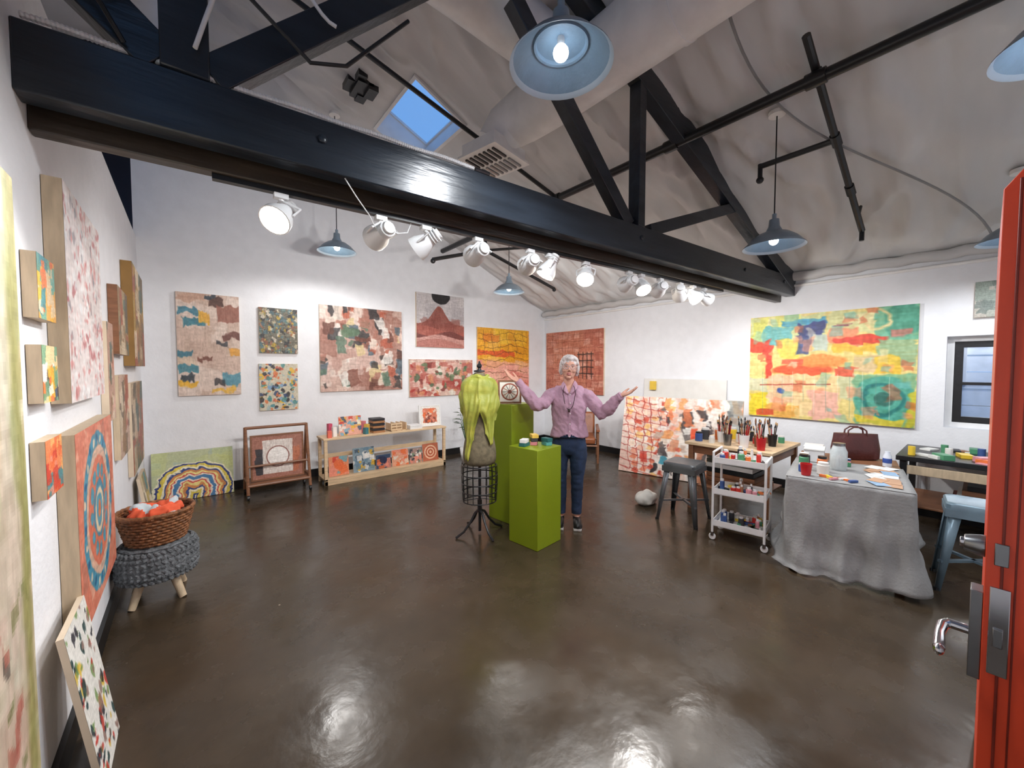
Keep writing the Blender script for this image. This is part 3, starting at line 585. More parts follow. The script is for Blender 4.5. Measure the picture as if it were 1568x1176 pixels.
# ---------------------------------------------------------------- WOMAN
def remesh(mb,vox,it=4,fac=.5):
    o=mb.build('tmp',ang=0); r=o.modifiers.new('r','REMESH'); r.mode='VOXEL'; r.voxel_size=vox
    if it: s_=o.modifiers.new('s','SMOOTH'); s_.iterations=it; s_.factor=fac
    dg=bpy.context.evaluated_depsgraph_get(); me=bpy.data.meshes.new_from_object(o.evaluated_get(dg)); bpy.data.objects.remove(o); return me
def finish(me,name,mats,fn,parent,disp=None):
    me.materials.clear()
    for m_ in mats: me.materials.append(m_)
    for p_ in me.polygons: p_.material_index=fn(p_.center); p_.use_smooth=True
    if disp:
        ns=[v.normal.copy() for v in me.vertices]
        for v,n_ in zip(me.vertices,ns): v.co+=n_*disp(v.co)
    o=bpy.data.objects.new(name,me); COL.objects.link(o); o.parent=parent; me.update(); return o
wm=empty('woman',(2.87,2.60,0),math.radians(-48))
M_skin=mat('skin',rgb(222,168,146),.5,var=.04,scale=20)
M_blouse=mat('blouse_pink',rgb(198,158,180),.75,var=.08,scale=14,bump=.4,bscale=60)
M_jean=mat('denim',rgb(40,60,92),.8,var=.2,scale=12,bump=.4,bscale=200)
M_shoe=mat('shoe_black',rgb(24,24,26),.5); M_sole=mat('shoe_sole',rgb(225,225,222),.5)
M_hair=mat('hair_white',rgb(230,222,220),.6,var=.15,scale=25,stretch=(1,1,.2),bump=.6,bscale=60)
M_lip=mat('lips',rgb(190,90,92),.4); 
b=MB(); m0=M_blouse
tr=[(1.415,.046,.048,.01),(1.39,.07,.058,.01),(1.365,.122,.072,.01),(1.335,.160,.085,.008),(1.28,.176,.098,0),(1.2,.170,.112,-.012),(1.12,.160,.108,-.01),(1.02,.154,.1,-.004),(.94,.172,.112,0),(.885,.184,.124,0)]
b.loft([((0,y,z),(a,0,0),(0,c,0)) for z,a,c,y in tr],m0,28)
b.loft([((0,0,z),(a,0,0),(0,c,0)) for z,a,c in ((.95,.14,.09),(.88,.155,.1),(.8,.165,.108),(.75,.155,.1),(.71,.1,.08))],m0,24)
b.tube([(0,.01,1.36),(0,-.005,1.45)],.046,m0,18)
for s_ in (-1,1):
    b.tube([(s_*.08,0,.84),(s_*.09,-.005,.72),(s_*.088,-.012,.6),(s_*.082,-.012,.48),(s_*.08,.004,.34),(s_*.078,.012,.2),(s_*.078,.012,.11)],[.085,.09,.078,.062,.06,.052,.05],m0,20)
    b.tube([(s_*.078,.012,.14),(s_*.078,.01,.05)],.038,m0,14)
    b.ell((s_*.085,-.055,.048),(.042,.125,.042),m0,20); b.ell((s_*.09,-.11,.038),(.044,.06,.034),m0,16); b.ell((s_*.08,.02,.06),(.038,.05,.05),m0,16); b.box((s_*.087-.04,-.165,.0),(s_*.087+.04,.06,.03),m0)
SH={-1:[(-.13,0,1.31),(-.175,-.02,1.285),(-.24,-.08,1.225),(-.31,-.14,1.20),(-.362,-.17,1.26),(-.43,-.20,1.36),(-.475,-.215,1.425)],
     1:[(.13,0,1.31),(.18,0,1.28),(.245,-.01,1.19),(.305,-.025,1.105),(.36,-.06,1.155),(.43,-.10,1.245),(.475,-.125,1.295)]}
for s_ in (-1,1): b.tube(SH[s_],[.055,.062,.062,.062,.058,.047,.036],m0,18)
me=remesh(b,.008,5)
def bm(c):
    x,y,z=c
    if z<.028: return 4
    if z<.092: return 3
    if z<.115: return 0
    hem=.895+.02*math.cos(x*22)
    if z<hem and abs(x)<.25: return 2
    if z>1.40 and abs(x)<.08: return 0
    if y<-.02 and z>1.31 and abs(x)<(z-1.31)*.55: return 0
    return 1
def bd(c):
    x,y,z=c; k=bm(c)
    if k==1:
        q=noise.noise(V((x*14+z*6,y*14,z*6)))
        return (1-abs(q)*3)*.006+noise.noise(V((x*16,y*14,z*7)))*.012+noise.noise(V((x*30+z*20,y*20,z*25)))*.005+.002
    if k==2: return noise.noise(V((x*15,y*15,z*30)))*.005
    return 0
finish(me,'body',[M_skin,M_blouse,M_jean,M_shoe,M_sole],bm,wm,bd)
b=MB()
for s_ in (-1,1):
    I=[(.0,.062,1.43),(.035,.05,1.432),(.05,.015,1.43),(.045,-.025,1.422),(.032,-.056,1.395),(.016,-.085,1.35),(.002,-.108,1.30)]
    O=[(.0,.075,1.405),(.05,.065,1.405),(.078,.015,1.40),(.082,-.04,1.385),(.08,-.078,1.355),(.05,-.108,1.33),(.012,-.114,1.302)]
    b.sheet([[(s_*i_[0],i_[1],i_[2]),(s_*(i_[0]+o_[0])/2,(i_[1]+o_[1])/2-.008,(i_[2]+o_[2])/2+.008),(s_*o_[0],o_[1]-.006,o_[2])] for i_,o_ in zip(I,O)],M_blouse)
b.build('collar',wm,ang=0,solid=.005,sub=1)
b=MB(); pts=[(.008,-.114,1.30),(.01,-.132,1.22),(.01,-.131,1.12),(.008,-.118,1.02),(.006,-.122,.95),(.004,-.133,.90)]
for q0,q1 in zip(pts[:-1],pts[1:]): b.beam(q0,q1,.024,.006,M_blouse,up=(0,-1,0))
for q in pts: b.ell((q[0],q[1]-.006,q[2]),(.006,.003,.006),M_white,8)
b.build('placket',wm)
b=MB(); nk=[]
for i in range(30):
    t=2*math.pi*i/30; cz=math.cos(t); nk.append((.055*math.sin(t)*(1.1 if cz>0 else .9),(-.10-.035*(1-cz)/2) if cz<.75 else -.02,1.29+.13*cz))
b.tube(nk,.003,mat('necklace',rgb(60,44,40),.4),6,closed=True); b.ell((0,-.139,1.15),(.012,.006,.018),MATS['necklace'],10); b.build('necklace',wm)
for s_ in (-1,1):
    a,c=V(SH[s_][-2]),V(SH[s_][-1]); d=(c-a).normalized(); b=MB(); b.tube([c-d*.035,c+d*.012],[.04,.036],M_blouse,18); b.build('cuff',wm)
def hand(name,org,xd,up,ts):
    xd=V(xd).normalized(); up=V(up); yd=up.cross(xd).normalized()*ts; zd=(xd.cross(yd))*ts; 
    if zd.dot(up)<0: zd=-zd
    F_=lambda x,y,z: V(org)+xd*x+yd*y+zd*z
    b=MB(); 
    b.loft([(F_(x,y,z),yd*w,zd*t) for x,y,z,w,t in ((-.03,0,0,.024,.019),(0,0,0,.025,.018),(.02,.002,0,.033,.017),(.05,.003,0,.04,.015),(.08,.001,.002,.040,.012),(.092,0,.003,.036,.01))],m0,18)
    for y,Ln,cu in ((.029,.072,.5),(.010,.080,.45),(-.010,.074,.6),(-.028,.058,.75)):
        p0=F_(.078,y*.95,.002); pts=[p0]; ang=.02; x,z,yy=.078,.002,y
        for k,sg in enumerate((.45,.3,.25)):
            ang+=cu*.55; x+=Ln*sg*math.cos(ang*.7)*1.0+.004; z+=Ln*sg*math.sin(ang*.7); yy+=y*.13; pts.append(F_(x,yy,z))
        b.tube(pts,[.0092,.0085,.0078,.0062],m0,12); b.ell(pts[-1],.0062,m0,10)
    tp_=[F_(.015,.022,.004),F_(.035,.045,.012),F_(.058,.062,.018),(F_(.08,.068,.024))]
    b.tube(tp_,[.014,.0115,.0095,.0075],m0,12); b.ell(tp_[-1],.0075,m0,10)
    me=remesh(b,.0032,2); finish(me,name,[M_skin],lambda c:0,wm)
hand('hand_left',SH[1][-1],(.9,-.25,.32),(-.2,-.2,1),1)
hand('hand_right',SH[-1][-1],(-.85,-.2,.5),(.3,-.35,1),-1)
hd=empty('head_pivot',(0,-.015,1.55)); hd.parent=wm; hd.rotation_euler=(-.06,.07,.0); hd.scale=(1.07,1.05,1.03)
b=MB()
b.ell((0,.01,.03),(.073,.09,.082),m0,28); b.ell((0,-.015,-.018),(.062,.07,.088),m0,28); b.ell((0,-.03,-.068),(.045,.045,.036),m0,20); b.ell((0,-.066,-.09),(.019,.016,.014),m0,12)
b.tube([(0,-.078,.018),(0,-.092,-.01),(0,-.101,-.026)],[.006,.009,.011],m0,12); 
for s_ in (-1,1):
    b.ell((s_*.011,-.090,-.03),(.009,.011,.008),m0,10); b.ell((s_*.036,-.056,-.026),(.024,.024,.02),m0,14); b.ell((s_*.072,.012,-.008),(.009,.018,.03),m0,12)
    b.tube([(s_*.012,-.076,.029),(s_*.03,-.076,.034),(s_*.048,-.064,.028)],[.007,.008,.007],m0,10)
    b.tube([(s_*.018,-.073,.000),(s_*.03,-.076,-.005),(s_*.043,-.068,.000)],[.004,.005,.004],m0,8)
b.ell((0,-.074,-.058),(.026,.012,.014),m0,14)
b.tube([(0,.01,-.06),(0,.012,-.12),(0,.02,-.165)],[.044,.0445,.044],m0,18)
me=remesh(b,.0036,3)
finish(me,'head',[M_skin],lambda c: 0,hd)
b=MB(); 
sm=lambda w_,y0,z0,dip,n_=9:[(w_*(2*i/(n_-1)-1),y0+.016*abs(2*i/(n_-1)-1)**2,z0+dip*(2*i/(n_-1)-1)**2) for i in range(n_)]
b.tube(sm(.026,-.0860,-.0535,.004),[.001,.003,.004,.0045,.004,.0045,.004,.003,.001],M_lip,8)
b.tube(sm(.026,-.0840,-.0655,.015),[.001,.003,.0045,.005,.005,.005,.0045,.003,.001],M_lip,8)
b.tube(sm(.019,-.0845,-.0590,.006),[.001,.003,.0035,.0035,.0035,.0035,.0035,.003,.001],mat('teeth',rgb(236,232,222),.3),8)
b.build('mouth',hd)
b=MB()
for s_ in (-1,1):
    b.ell((s_*.030,-.0650,.009),.0115,M_white,14); b.ell((s_*.030,-.0750,.0085),(.0052,.003,.0045),mat('iris',rgb(60,70,74),.2),10)
    b.tube([(s_*.019,-.0735,.0125),(s_*.03,-.0785,.0165),(s_*.042,-.0705,.0125)],[.002,.0035,.002],M_skin,8)
    b.tube([(s_*.016,-.082,.030),(s_*.03,-.083,.035),(s_*.047,-.071,.030)],.0022,mat('eyebrow',rgb(160,140,130),.7),6)
b.build('eyes',hd)
b=MB(); Mg=mat('glasses_frame',rgb(200,196,204),.25)
for s_ in (-1,1):
    b.tube([(s_*.032+.024*math.cos(t*math.pi/10),-.093+abs(.024*math.cos(t*math.pi/10))*.1,.006+.019*math.sin(t*math.pi/10)) for t in range(20)],.002,Mg,8,closed=True)
    b.tube([(s_*.056,-.09,.010),(s_*.077,-.05,.01),(s_*.079,.01,.008)],.0018,Mg,6)
b.tube([(-.008,-.094,.012),(0,-.097,.015),(.008,-.094,.012)],.002,Mg,6); b.build('eyeglasses',hd)
b=MB()
b.ell((0,.020,.050),(.086,.094,.080),m0,28); b.ell((0,.065,.0),(.074,.05,.09),m0,20); b.ell((-.012,-.052,.088),(.045,.034,.026),m0,16); b.ell((.030,-.040,.086),(.040,.036,.028),m0,16); b.ell((-.044,-.034,.078),(.030,.034,.03),m0,16)
for s_ in (-1,1): b.ell((s_*.073,.015,.01),(.018,.045,.06),m0,14); b.ell((s_*.066,-.030,.05),(.014,.026,.03),m0,12); b.ell((s_*.07,.035,-.035),(.02,.035,.035),m0,12)
me=remesh(b,.0045,3)
finish(me,'hair',[M_hair],lambda c:0,hd,lambda c:noise.noise(V((c.x*70+c.z*30,c.y*60,c.z*22)))*.007+noise.noise(V((c.x*28,c.y*28,c.z*20)))*.007)
# ---------------------------------------------------------------- FURNITURE back
b=MB(); X0,X1,Y0,Y1=1.34,3.14,5.48,5.82
for x in (X0,X1-.04):
    for y in (Y0,Y1-.04): b.box((x,y,0),(x+.04,y+.04,.60),M_wood)
b.box((X0-.01,Y0-.01,.60),(X1+.01,Y1+.01,.625),M_wood); b.box((X0,Y0,.06),(X1,Y1,.085),M_wood)
b.box((X0,Y0,0.0),(X1,Y0+.02,.06),M_wood); b.box((X0+.04,Y1-.02,.3),(X1-.04,Y1,.36),M_wood); b.build('low_display_shelf',bevel=.003)
for i,(x,w,h_,cs_,bg) in enumerate([(1.42,.26,.26,[ORG,SAL,(120,170,180),RED],(230,150,110)),(1.74,.3,.34,[(70,90,110),WHT,(110,140,160),YEL],(140,160,170)),(2.06,.22,.2,[NAVY,SAL,ORG],(60,80,110)),(2.3,.26,.24,[SAL,ORG,CREAM],(230,170,140)),(2.58,.2,.22,[(60,60,70),SAL,WHT,SAGE],(170,140,130)),(2.8,.27,.27,[MAR,CREAM,ORG],(190,110,80))]):
    q=Pt(w,h_,bg,50+i,60); 
    if i in (0,2): q.scat(12,cs_,.2,.5); q.ell(.5,.4,.25,.25,cs_[0])
    elif i==5: [q.ell(.5,.5,.4-.08*k,.4-.08*k,[(236,200,170),(180,80,50)][k%2],w=0) for k in range(5)]
    else: q.scat(40,cs_,.08,.25)
    painting('small_art_print',q.done(),(x+w/2,Y0+.12,.0855),0,lean=.12,depth=.015,edge=M_canw)
b=MB()
for i,(x,c) in enumerate([(1.42,(226,110,90)),(1.50,(240,236,230)),(1.46,(206,80,110)),(1.9,(60,120,130)),(1.94,(236,190,90)),(1.91,(226,130,140))]):
    M=Matrix.Translation((x,5.54+.07*(i%3),.6255))@Matrix.Rotation(.1*i,4,'Z'); b.box((-.025,-.03,0),(.025,.03,.09+.04*(i%3)),mat('card_%d'%i,rgb(*c),.6),M)
b.build('greeting_card_boxes')
q=Pt(.3,.26,(226,170,150),60,60); q.scat(40,[(60,80,110),RED,WHT,YEL,(120,170,190)],.06,.2); painting('small_art_print',q.done(),(1.71,5.60,.6262),0,lean=.15,depth=.015)
b=MB()
for k in range(6): b.box((2.0,5.52+.004*(k%2),.6255+k*.035),(2.17,5.72,.655+k*.035),mat('book_dark',rgb(36,34,40),.5) if k%2 else mat('book_wood',rgb(170,120,80),.5))
b.build('stacked_books')
b=MB()
for x in (2.26,2.34,2.42): 
    b.box((x,5.52,.6255),(x+.012,5.74,.74),M_wood)
    for z in (.64,.68,.72): b.box((x+.012,5.52,z),(x+.08 if x<2.42 else x+.012,5.53,z+.02),M_wood)
b.box((2.26,5.52,.6255),(2.5,5.74,.635),M_wood); b.box((2.49,5.52,.6255),(2.502,5.74,.74),M_wood); b.build('wooden_crate')
b=MB()
for k in range(3): b.box((2.56,5.52,.6255+k*.02),(2.76,5.7,.643+k*.02),M_white)
b.build('paper_stack')
q=Pt(.34,.30,(232,228,222),61,70); q.rect(.15,.12,.85,.88,(210,120,90)); q.scat(30,[SAL,ORG,CREAM,MAR],.06,.2,(.2,.2,.8,.8)); painting('framed_art_print',q.done(),(2.96,5.66,.645),0,lean=.1,depth=.02,frame=M_white)
b=MB(); 
for x in (.5,1.16):
    b.tube([(x,5.45,.06),(x+.0,5.62,.84)],.018,M_wood2,8); b.tube([(x,5.8,.06),(x,5.62,.84)],.018,M_wood2,8); b.tube([(x,5.48,.2),(x,5.77,.2)],.014,M_wood2,8)
    for y in (5.45,5.8): b.lathe([(.0001,-.012),(.03,-.012),(.03,.012),(.0001,.012)],(x,y,.031),M_black,14,Matrix.Rotation(math.pi/2,4,'Y'))
b.tube([(.5,5.62,.83),(1.16,5.62,.83)],.018,M_wood2,8); b.tube([(.5,5.47,.16),(1.16,5.47,.16)],.018,M_wood2,8); b.tube([(.5,5.52,.38),(1.16,5.52,.38)],.014,M_wood2,8); b.tube([(.5,5.78,.16),(1.16,5.78,.16)],.014,M_wood2,8)
b.box((.5,5.47,.16),(1.16,5.79,.175),M_wood2)
b.build('rolling_print_rack')
q=Pt(.54,.52,(170,120,104),62,110); q.rect(.06,.3,.2,.9,(60,60,66)); q.rect(.8,.3,.94,.9,(190,120,90)); q.rect(.2,.1,.8,.9,(226,220,214),w=.01); q.ell(.5,.5,.22,.24,(240,236,232),w=0); q.ell(.5,.5,.22,.24,MAR,w=0,ring=.01); painting('framed_art_print',q.done(),(.83,5.60,.20),0,lean=.02,depth=.02,frame=M_wood2)
b=MB(); b.lathe([(.0001,0),(.10,0),(.13,.24),(.12,.24),(.11,.2),(.0001,.2)],(0,0,0),M_white,20)
Mleaf=mat('leaf_green',rgb(60,104,52),.45,var=.2)
for k in range(26):
    a=k*2.4; h_=.45+.5*random.random(); r_=.04+.10*random.random(); e=V((math.cos(a)*r_,math.sin(a)*r_,h_)); b.tube([(0,0,.2),(e.x*.4,e.y*.4,h_*.6),e],.004,Mleaf,5)
    d=V((math.cos(a),math.sin(a),.3)); sd=V((-math.sin(a),math.cos(a),0)); w_=.03
    b.add([e,e+d*.06+sd*w_,e+d*.14-V((0,0,.03)),e+d*.06-sd*w_],[(0,1,2,3)],Mleaf)
b.build('potted_plant',loc=(3.52,5.42,0),ang=0)
ac=empty('leather_armchair',(5.12,4.45,0),math.radians(-50)); M_lea=mat('leather_cognac',rgb(146,84,50),.4,var=.15,bump=.3,bscale=40)
b=MB(); b.box((-.3,-.3,.3),(.3,.28,.42),M_lea); M=Matrix.Translation((0,.27,.36))@Matrix.Rotation(-.25,4,'X'); b.box((-.3,-.06,0),(.3,.06,.42),M_lea,M); b.build('cushions',ac,bevel=.035)
b=MB()
for s_ in (-1,1):
    b.tube([(s_*.34,-.3,.0),(s_*.34,-.28,.52)],.018,M_wood2,8); b.tube([(s_*.34,.36,.0),(s_*.34,.3,.56)],.018,M_wood2,8); b.box((s_*.34-.025,-.34,.52),(s_*.34+.025,.38,.55),M_lea); b.tube([(s_*.34,-.29,.3),(s_*.34,.33,.3)],.014,M_wood2,8)
b.tube([(-.34,-.29,.28),(.34,-.29,.28)],.014,M_wood2,8); b.tube([(-.34,.33,.28),(.34,.33,.28)],.014,M_wood2,8); b.build('frame',ac)
# ---------------------------------------------------------------- STOOLS
def metal_stool(x,y,rz,h_,mcol,s=.16,base=.2):
    p=empty('metal_stool',(x,y,0),rz); b=MB()
    rr=.04
    def rsq(hw,z,k=6):
        out=[]
        for cx,cy,a0 in ((hw-rr,hw-rr,0),(-hw+rr,hw-rr,90),(-hw+rr,-hw+rr,180),(hw-rr,-hw+rr,270)):
            for i in range(k+1): a=math.radians(a0+90*i/k); out.append((cx+rr*math.cos(a),cy+rr*math.sin(a),z))
        return out
    L_=[rsq(s,h_-.045),rsq(s+.002,h_-.012),rsq(s-.008,h_),rsq(s-.03,h_-.003),rsq(s-.06,h_-.008)]
    n=len(L_[0]); vs=[q for r_ in L_ for q in r_]; fs=[(k*n+i,k*n+(i+1)%n,(k+1)*n+(i+1)%n,(k+1)*n+i) for k in range(4) for i in range(n)]+[tuple(4*n+i for i in range(n))]
    b.add(vs,fs,mcol); b.build('seat',p,ang=50)
    b=MB()
    for sx in (-1,1):
        for sy in (-1,1):
            t0=V((sx*(s-.02),sy*(s-.02),h_-.03)); t1=V((sx*base,sy*base,.0))
            wt,wb=.05,.022
            for ax in (0,1):
                a0=t0.copy();a1=t0.copy();c0=t1.copy();c1=t1.copy()
                a1[ax]-=(sx,sy)[ax]*wt*1.3; c1[ax]-=(sx,sy)[ax]*wb*1.3
                b.add([a0,a1,c1,c0],[(0,1,2,3)],mcol)
            b.lathe([(.0001,0),(.02,0),(.018,.02),(.0001,.02)],(t1.x-sx*.008,t1.y-sy*.008,0),M_black,10)
    zf=h_*.33; f_=s-.02+(base-s+.02)*(1-zf/h_)
    b.beam((-f_,-f_,zf),(f_,f_,zf),.02,.012,mcol); b.beam((-f_,f_,zf),(f_,-f_,zf),.02,.012,mcol)
    for sg in (-1,1): b.beam((-s,sg*s,h_-.07),(s,sg*s,h_-.07),.004,.05,mcol); b.beam((sg*s,-s,h_-.07),(sg*s,s,h_-.07),.004,.05,mcol)
    b.build('legs',p,ang=30,solid=.004)
M_gs=mat('stool_gray',rgb(112,116,120),.35,.5,var=.1); M_bs=mat('stool_blue',rgb(120,142,156),.35,.3,var=.1)
metal_stool(3.90,1.95,.1,.60,M_gs); metal_stool(4.20,.02,.1,.62,M_bs,.15,.19)
b=MB(); b.ell((0,0,.07),(.15,.11,.085),m0,20); b.ell((.1,.03,.05),(.1,.09,.06),m0,16); me=remesh(b,.015,2); e=empty('white_cloth_bag',(4.0,2.44,0)); finish(me,'bag',[mat('bag_cloth',rgb(220,216,208),.8)],lambda c:0,e,lambda c:noise.noise(c*14)*.02 if c.z>.03 else 0)
# ---------------------------------------------------------------- CART
ct=empty('utility_cart',(3.80,1.37,0),.17); b=MB(); cw,cd=.15,.20
for z in (.13,.42,.70):
    b.box((-cw,-cd,z),(cw,cd,z+.006),M_white)
    for lo,hi in (((-cw,-cd,z),(-cw+.006,cd,z+.055)),((cw-.006,-cd,z),(cw,cd,z+.055)),((-cw,-cd,z),(cw,-cd+.006,z+.055)),((-cw,cd-.006,z),(cw,cd,z+.055))): b.box(lo,hi,M_white)
for sx in (-1,1):
    for sy in (-1,1):
        b.tube([(sx*cw,sy*cd,.07),(sx*cw,sy*cd,.80 if sy>0 else .76)],.010,M_white,8); b.tube([(sx*cw,sy*cd,.075),(sx*cw,sy*cd,.04)],.014,M_steel,8)
        b.lathe([(.0001,-.011),(.027,-.011),(.03,0),(.027,.011),(.0001,.011)],(sx*cw+.01,sy*cd,.03),M_white,14,Matrix.Rotation(math.pi/2,4,'Y'))
b.tube([(-cw,cd,.80),(cw,cd,.80)],.010,M_white,8); b.tube([(-cw,-cd,.76),(cw,-cd,.76)],.009,M_white,8)
b.build('frame',ct)
b=MB(); random.seed(5); cc=[(206,50,44),(60,90,150),(236,200,60),(240,240,236),(60,60,64),(80,150,110),(226,120,60),(160,110,80),(220,150,160),(230,228,222),(40,42,48)]
cm=[mat('supply_%d'%i,rgb(*c),.45) for i,c in enumerate(cc)]
for z in (.136,.426,.706):
    for k in range(24):
        x=random.uniform(-.11,.11); y=random.uniform(-.16,.16); r_=random.uniform(.012,.028); h_=random.uniform(.05,.11) if z<.7 else random.uniform(.06,.13)
        m_=random.choice(cm)
        if random.random()<.5: b.lathe([(.0001,0),(r_,0),(r_,h_*.8),(r_*.6,h_*.88),(r_*.6,h_),(.0001,h_)],(x,y,z),m_,12); b.lathe([(r_*.65,h_*.86),(r_*.65,h_*1.05),(.0001,h_*1.05)],(x,y,z),M_white,12)
        else: 
            M=Matrix.Translation((x,y,z+.005))@Matrix.Rotation(random.uniform(0,3),4,'Z'); b.box((-.05,-.014,0),(.05,.014,.02),m_,M)
b.build('paint_supplies',ct)
# ---------------------------------------------------------------- TABLE
tb=empty('work_table',(4.35,.75,0),math.radians(10)); M_cloth=mat('drop_cloth',rgb(150,150,150),.85,var=.08,scale=5,bump=.35,bscale=50); TZ=.70
b=MB(); b.box((-.69,-.35,TZ-.03),(.60,.35,TZ),M_wood2)
for sx in (-.64,.55):
    for sy in (-1,1): b.box((sx-.025,sy*.30-.025,0),(sx+.025,sy*.30+.025,TZ-.03),M_wood2)
b.build('table_frame',tb)
per=[];r_=.03
def seg(p0,p1,n):
    for i in range(n): t=i/n; per.append(V((p0[0]+(p1[0]-p0[0])*t,p0[1]+(p1[1]-p0[1])*t,0)))
seg((-.05,.36),(-.70+r_,.36),26)
for i in range(6): a=math.radians(90+90*i/6); per.append(V((-.70+r_+r_*math.cos(a),.36-r_+r_*math.sin(a),0)))
seg((-.70,.36-r_),(-.70,-.36+r_),54)
for i in range(6): a=math.radians(180+90*i/6); per.append(V((-.70+r_+r_*math.cos(a),-.36+r_+r_*math.sin(a),0)))
seg((-.70+r_,-.36),(.15,-.36),36)
g=[]; np_=len(per)
for i,pp in enumerate(per):
    t0=per[max(i-1,0)];t1=per[min(i+1,np_-1)]; d=(t1-t0).normalized(); nrm=V((d.y,-d.x,0)); 
    if nrm.dot(pp)<0: nrm=-nrm
    row=[]; s_=i*.0135; Lh=.655+.03*math.sin(s_*3)
    edge_=1 if 26<=i<=92 else max(.72,1-.28*min(1,(26-i if i<26 else i-92)/20))
    for j in range(27):
        v=j/26; z=TZ+.006-Lh*edge_*v*1.03
        amp=.008+.045*v
        f=amp*(math.sin(s_*26+1.2*math.sin(s_*7)+v*.7)*.45+noise.noise(V((s_*5,v*2.5,3)))*1.3+noise.noise(V((s_*16,v*3,8)))*.5)
        out_=.004+.06*v**2+f
        if z<.02: out_+=(.02-z)*1.6; z=.012+.012*abs(math.sin(s_*30))
        if j==0: out_=.003
        row.append(pp+nrm*max(out_,.004)+V((0,0,z)))
    g.append(row)
b=MB(); b.sheet(g,M_cloth)
g=[[(-.70+.85*i/30*1.0,-.36+.72*j/20,TZ+.008+.003*noise.noise(V((i*.4,j*.4,1)))) for j in range(21)] for i in range(31)]
b.sheet(g,M_cloth); b.build('drop_cloth',tb,ang=0,solid=.003)
TM=Matrix.Translation((4.35,.75,0))@Matrix.Rotation(math.radians(10),4,'Z'); ZT=TZ+.0145
def tl(x,y,z=ZT): return tuple(TM@V((x,y,z)))
b=MB(); b.box((4.24,1.27,.71),(5.12,2.12,.74),M_wood)
for x in (4.28,5.06):
    for y in (1.31,2.06): b.box((x-.025,y-.025,0),(x+.025,y+.025,.71),M_wood2)
b.box((4.28,1.31,.62),(4.30,2.06,.71),M_wood2); b.box((4.28,1.30,.62),(5.06,1.32,.71),M_wood2); b.box((4.3,1.4,.25),(5.0,2.0,.27),M_wood2); b.build('craft_table',bevel=.003)
b=MB()
for k in range(7): b.box((4.4,1.45+.01*k,.271+k*.05),(4.9,1.95,.315+k*.05),random.choice([M_black,M_wood2,M_canw,M_steel]))
b.build('storage_stack')
M_red=mat('red_plastic',rgb(190,30,36),.35); M_jar=glassmat('jar_glass',(.8,.88,.9),.45); M_bris=mat('bristle_tan',rgb(190,150,100),.7)
def cup(loc,mt,r_=.04,h_=.11,n_=9,name='brush_cup'):
    b=MB(); b.lathe([(.0001,0),(r_*.75,0),(r_,h_),(r_*.93,h_),(r_*.7,.01),(.0001,.01)],(0,0,0),mt,18)
    for k in range(n_):
        a=random.uniform(0,6.28); q=random.uniform(.2,.7); L_=random.uniform(.17,.26); p0=V((math.cos(a)*r_*.3,math.sin(a)*r_*.3,.012)); p1=V((math.cos(a)*r_*(.6+q),math.sin(a)*r_*(.6+q),L_))
        b.tube([p0,p1],.0045,random.choice([M_wood2,M_wood,M_black,M_red]),6); dd=(p1-p0).normalized(); b.tube([p1,p1+dd*.02],.007,M_steel,6); b.tube([p1+dd*.02,p1+dd*.045],[.009,.004],random.choice([M_black,M_wood2,M_bris]),6)
    b.build(name,loc=loc)
T2=.7405
for (x,y,mt,r_,h_,n_) in [(4.34,1.40,M_red,.045,.12,3),(4.36,1.56,M_white,.05,.13,12),(4.36,1.72,M_steel,.045,.12,11),(4.51,1.48,M_wood2,.045,.12,12),(4.53,1.64,M_red,.04,.11,8),(4.50,1.84,M_white,.045,.12,10),(4.66,1.4,M_black,.045,.12,9)]: cup((x,y,T2),mt,r_,h_,n_)
cup(tl(-.60,.24),M_red,.04,.09,0,'red_cup')
def jar(name,loc,r_,h_,m_,lid):
    b=MB(); b.lathe([(.0001,0),(r_,0),(r_,h_*.85),(r_*.8,h_*.92),(r_*.8,h_),(.0001,h_)],(0,0,0),m_,18); b.lathe([(r_*.86,h_*.92),(r_*.86,h_*1.1),(.0001,h_*1.1)],(0,0,0),lid,18); b.build(name,loc=loc)
for i,(x,y) in enumerate([(4.68,1.56),(4.68,1.72),(4.64,1.92),(4.36,1.88),(4.38,2.03),(4.54,2.03),(4.82,1.5),(4.82,1.66),(4.82,1.85),(4.94,1.4)]): jar('paint_jar',(x,y,T2),.03+.008*(i%3),.07+.025*(i%3),cm[(i*3)%len(cm)],[M_white,M_black,M_canw][i%3])
for i,(x,y) in enumerate([(-.48,.27),(-.37,.27),(-.48,.14),(-.26,.28),(-.37,.15),(-.14,.28)]): jar('paint_jar',tl(x,y),.028+.006*(i%3),.06+.025*((i*2)%3),cm[(i*4+1)%len(cm)],[M_white,M_black,M_canw][i%3])
b=MB(); b.lathe([(.0001,0),(.055,0),(.058,.02),(.058,.15),(.045,.18),(.04,.2),(.036,.2),(.05,.15),(.05,.01),(.0001,.008)],(0,0,0),M_jar,24); b.lathe([(.0001,.01),(.05,.01),(.05,.09),(.0001,.09)],(0,0,0),mat('dirty_water',rgb(140,130,120),.2),20); b.lathe([(.0001,.2),(.042,.2),(.042,.22),(.0001,.22)],(0,0,0),M_steel,20); b.build('glass_jar',loc=tl(-.22,.05))
b=MB(); b.box((-.10,-.07,0),(.10,.07,.10),M_white); b.box((-.105,-.075,.10),(.105,.075,.12),M_canw); b.build('storage_box',loc=tl(.06,.22),rz=.17,bevel=.006)
b=MB(); b.box((-.1,-.07,0),(.1,.07,.08),mat('clear_tub',rgb(196,200,205),.3)); b.box((-.105,-.075,.08),(.105,.075,.095),M_white); b.build('plastic_tub',loc=tl(.34,.24),rz=.17,bevel=.005)
random.seed(11); b=MB(); k=0
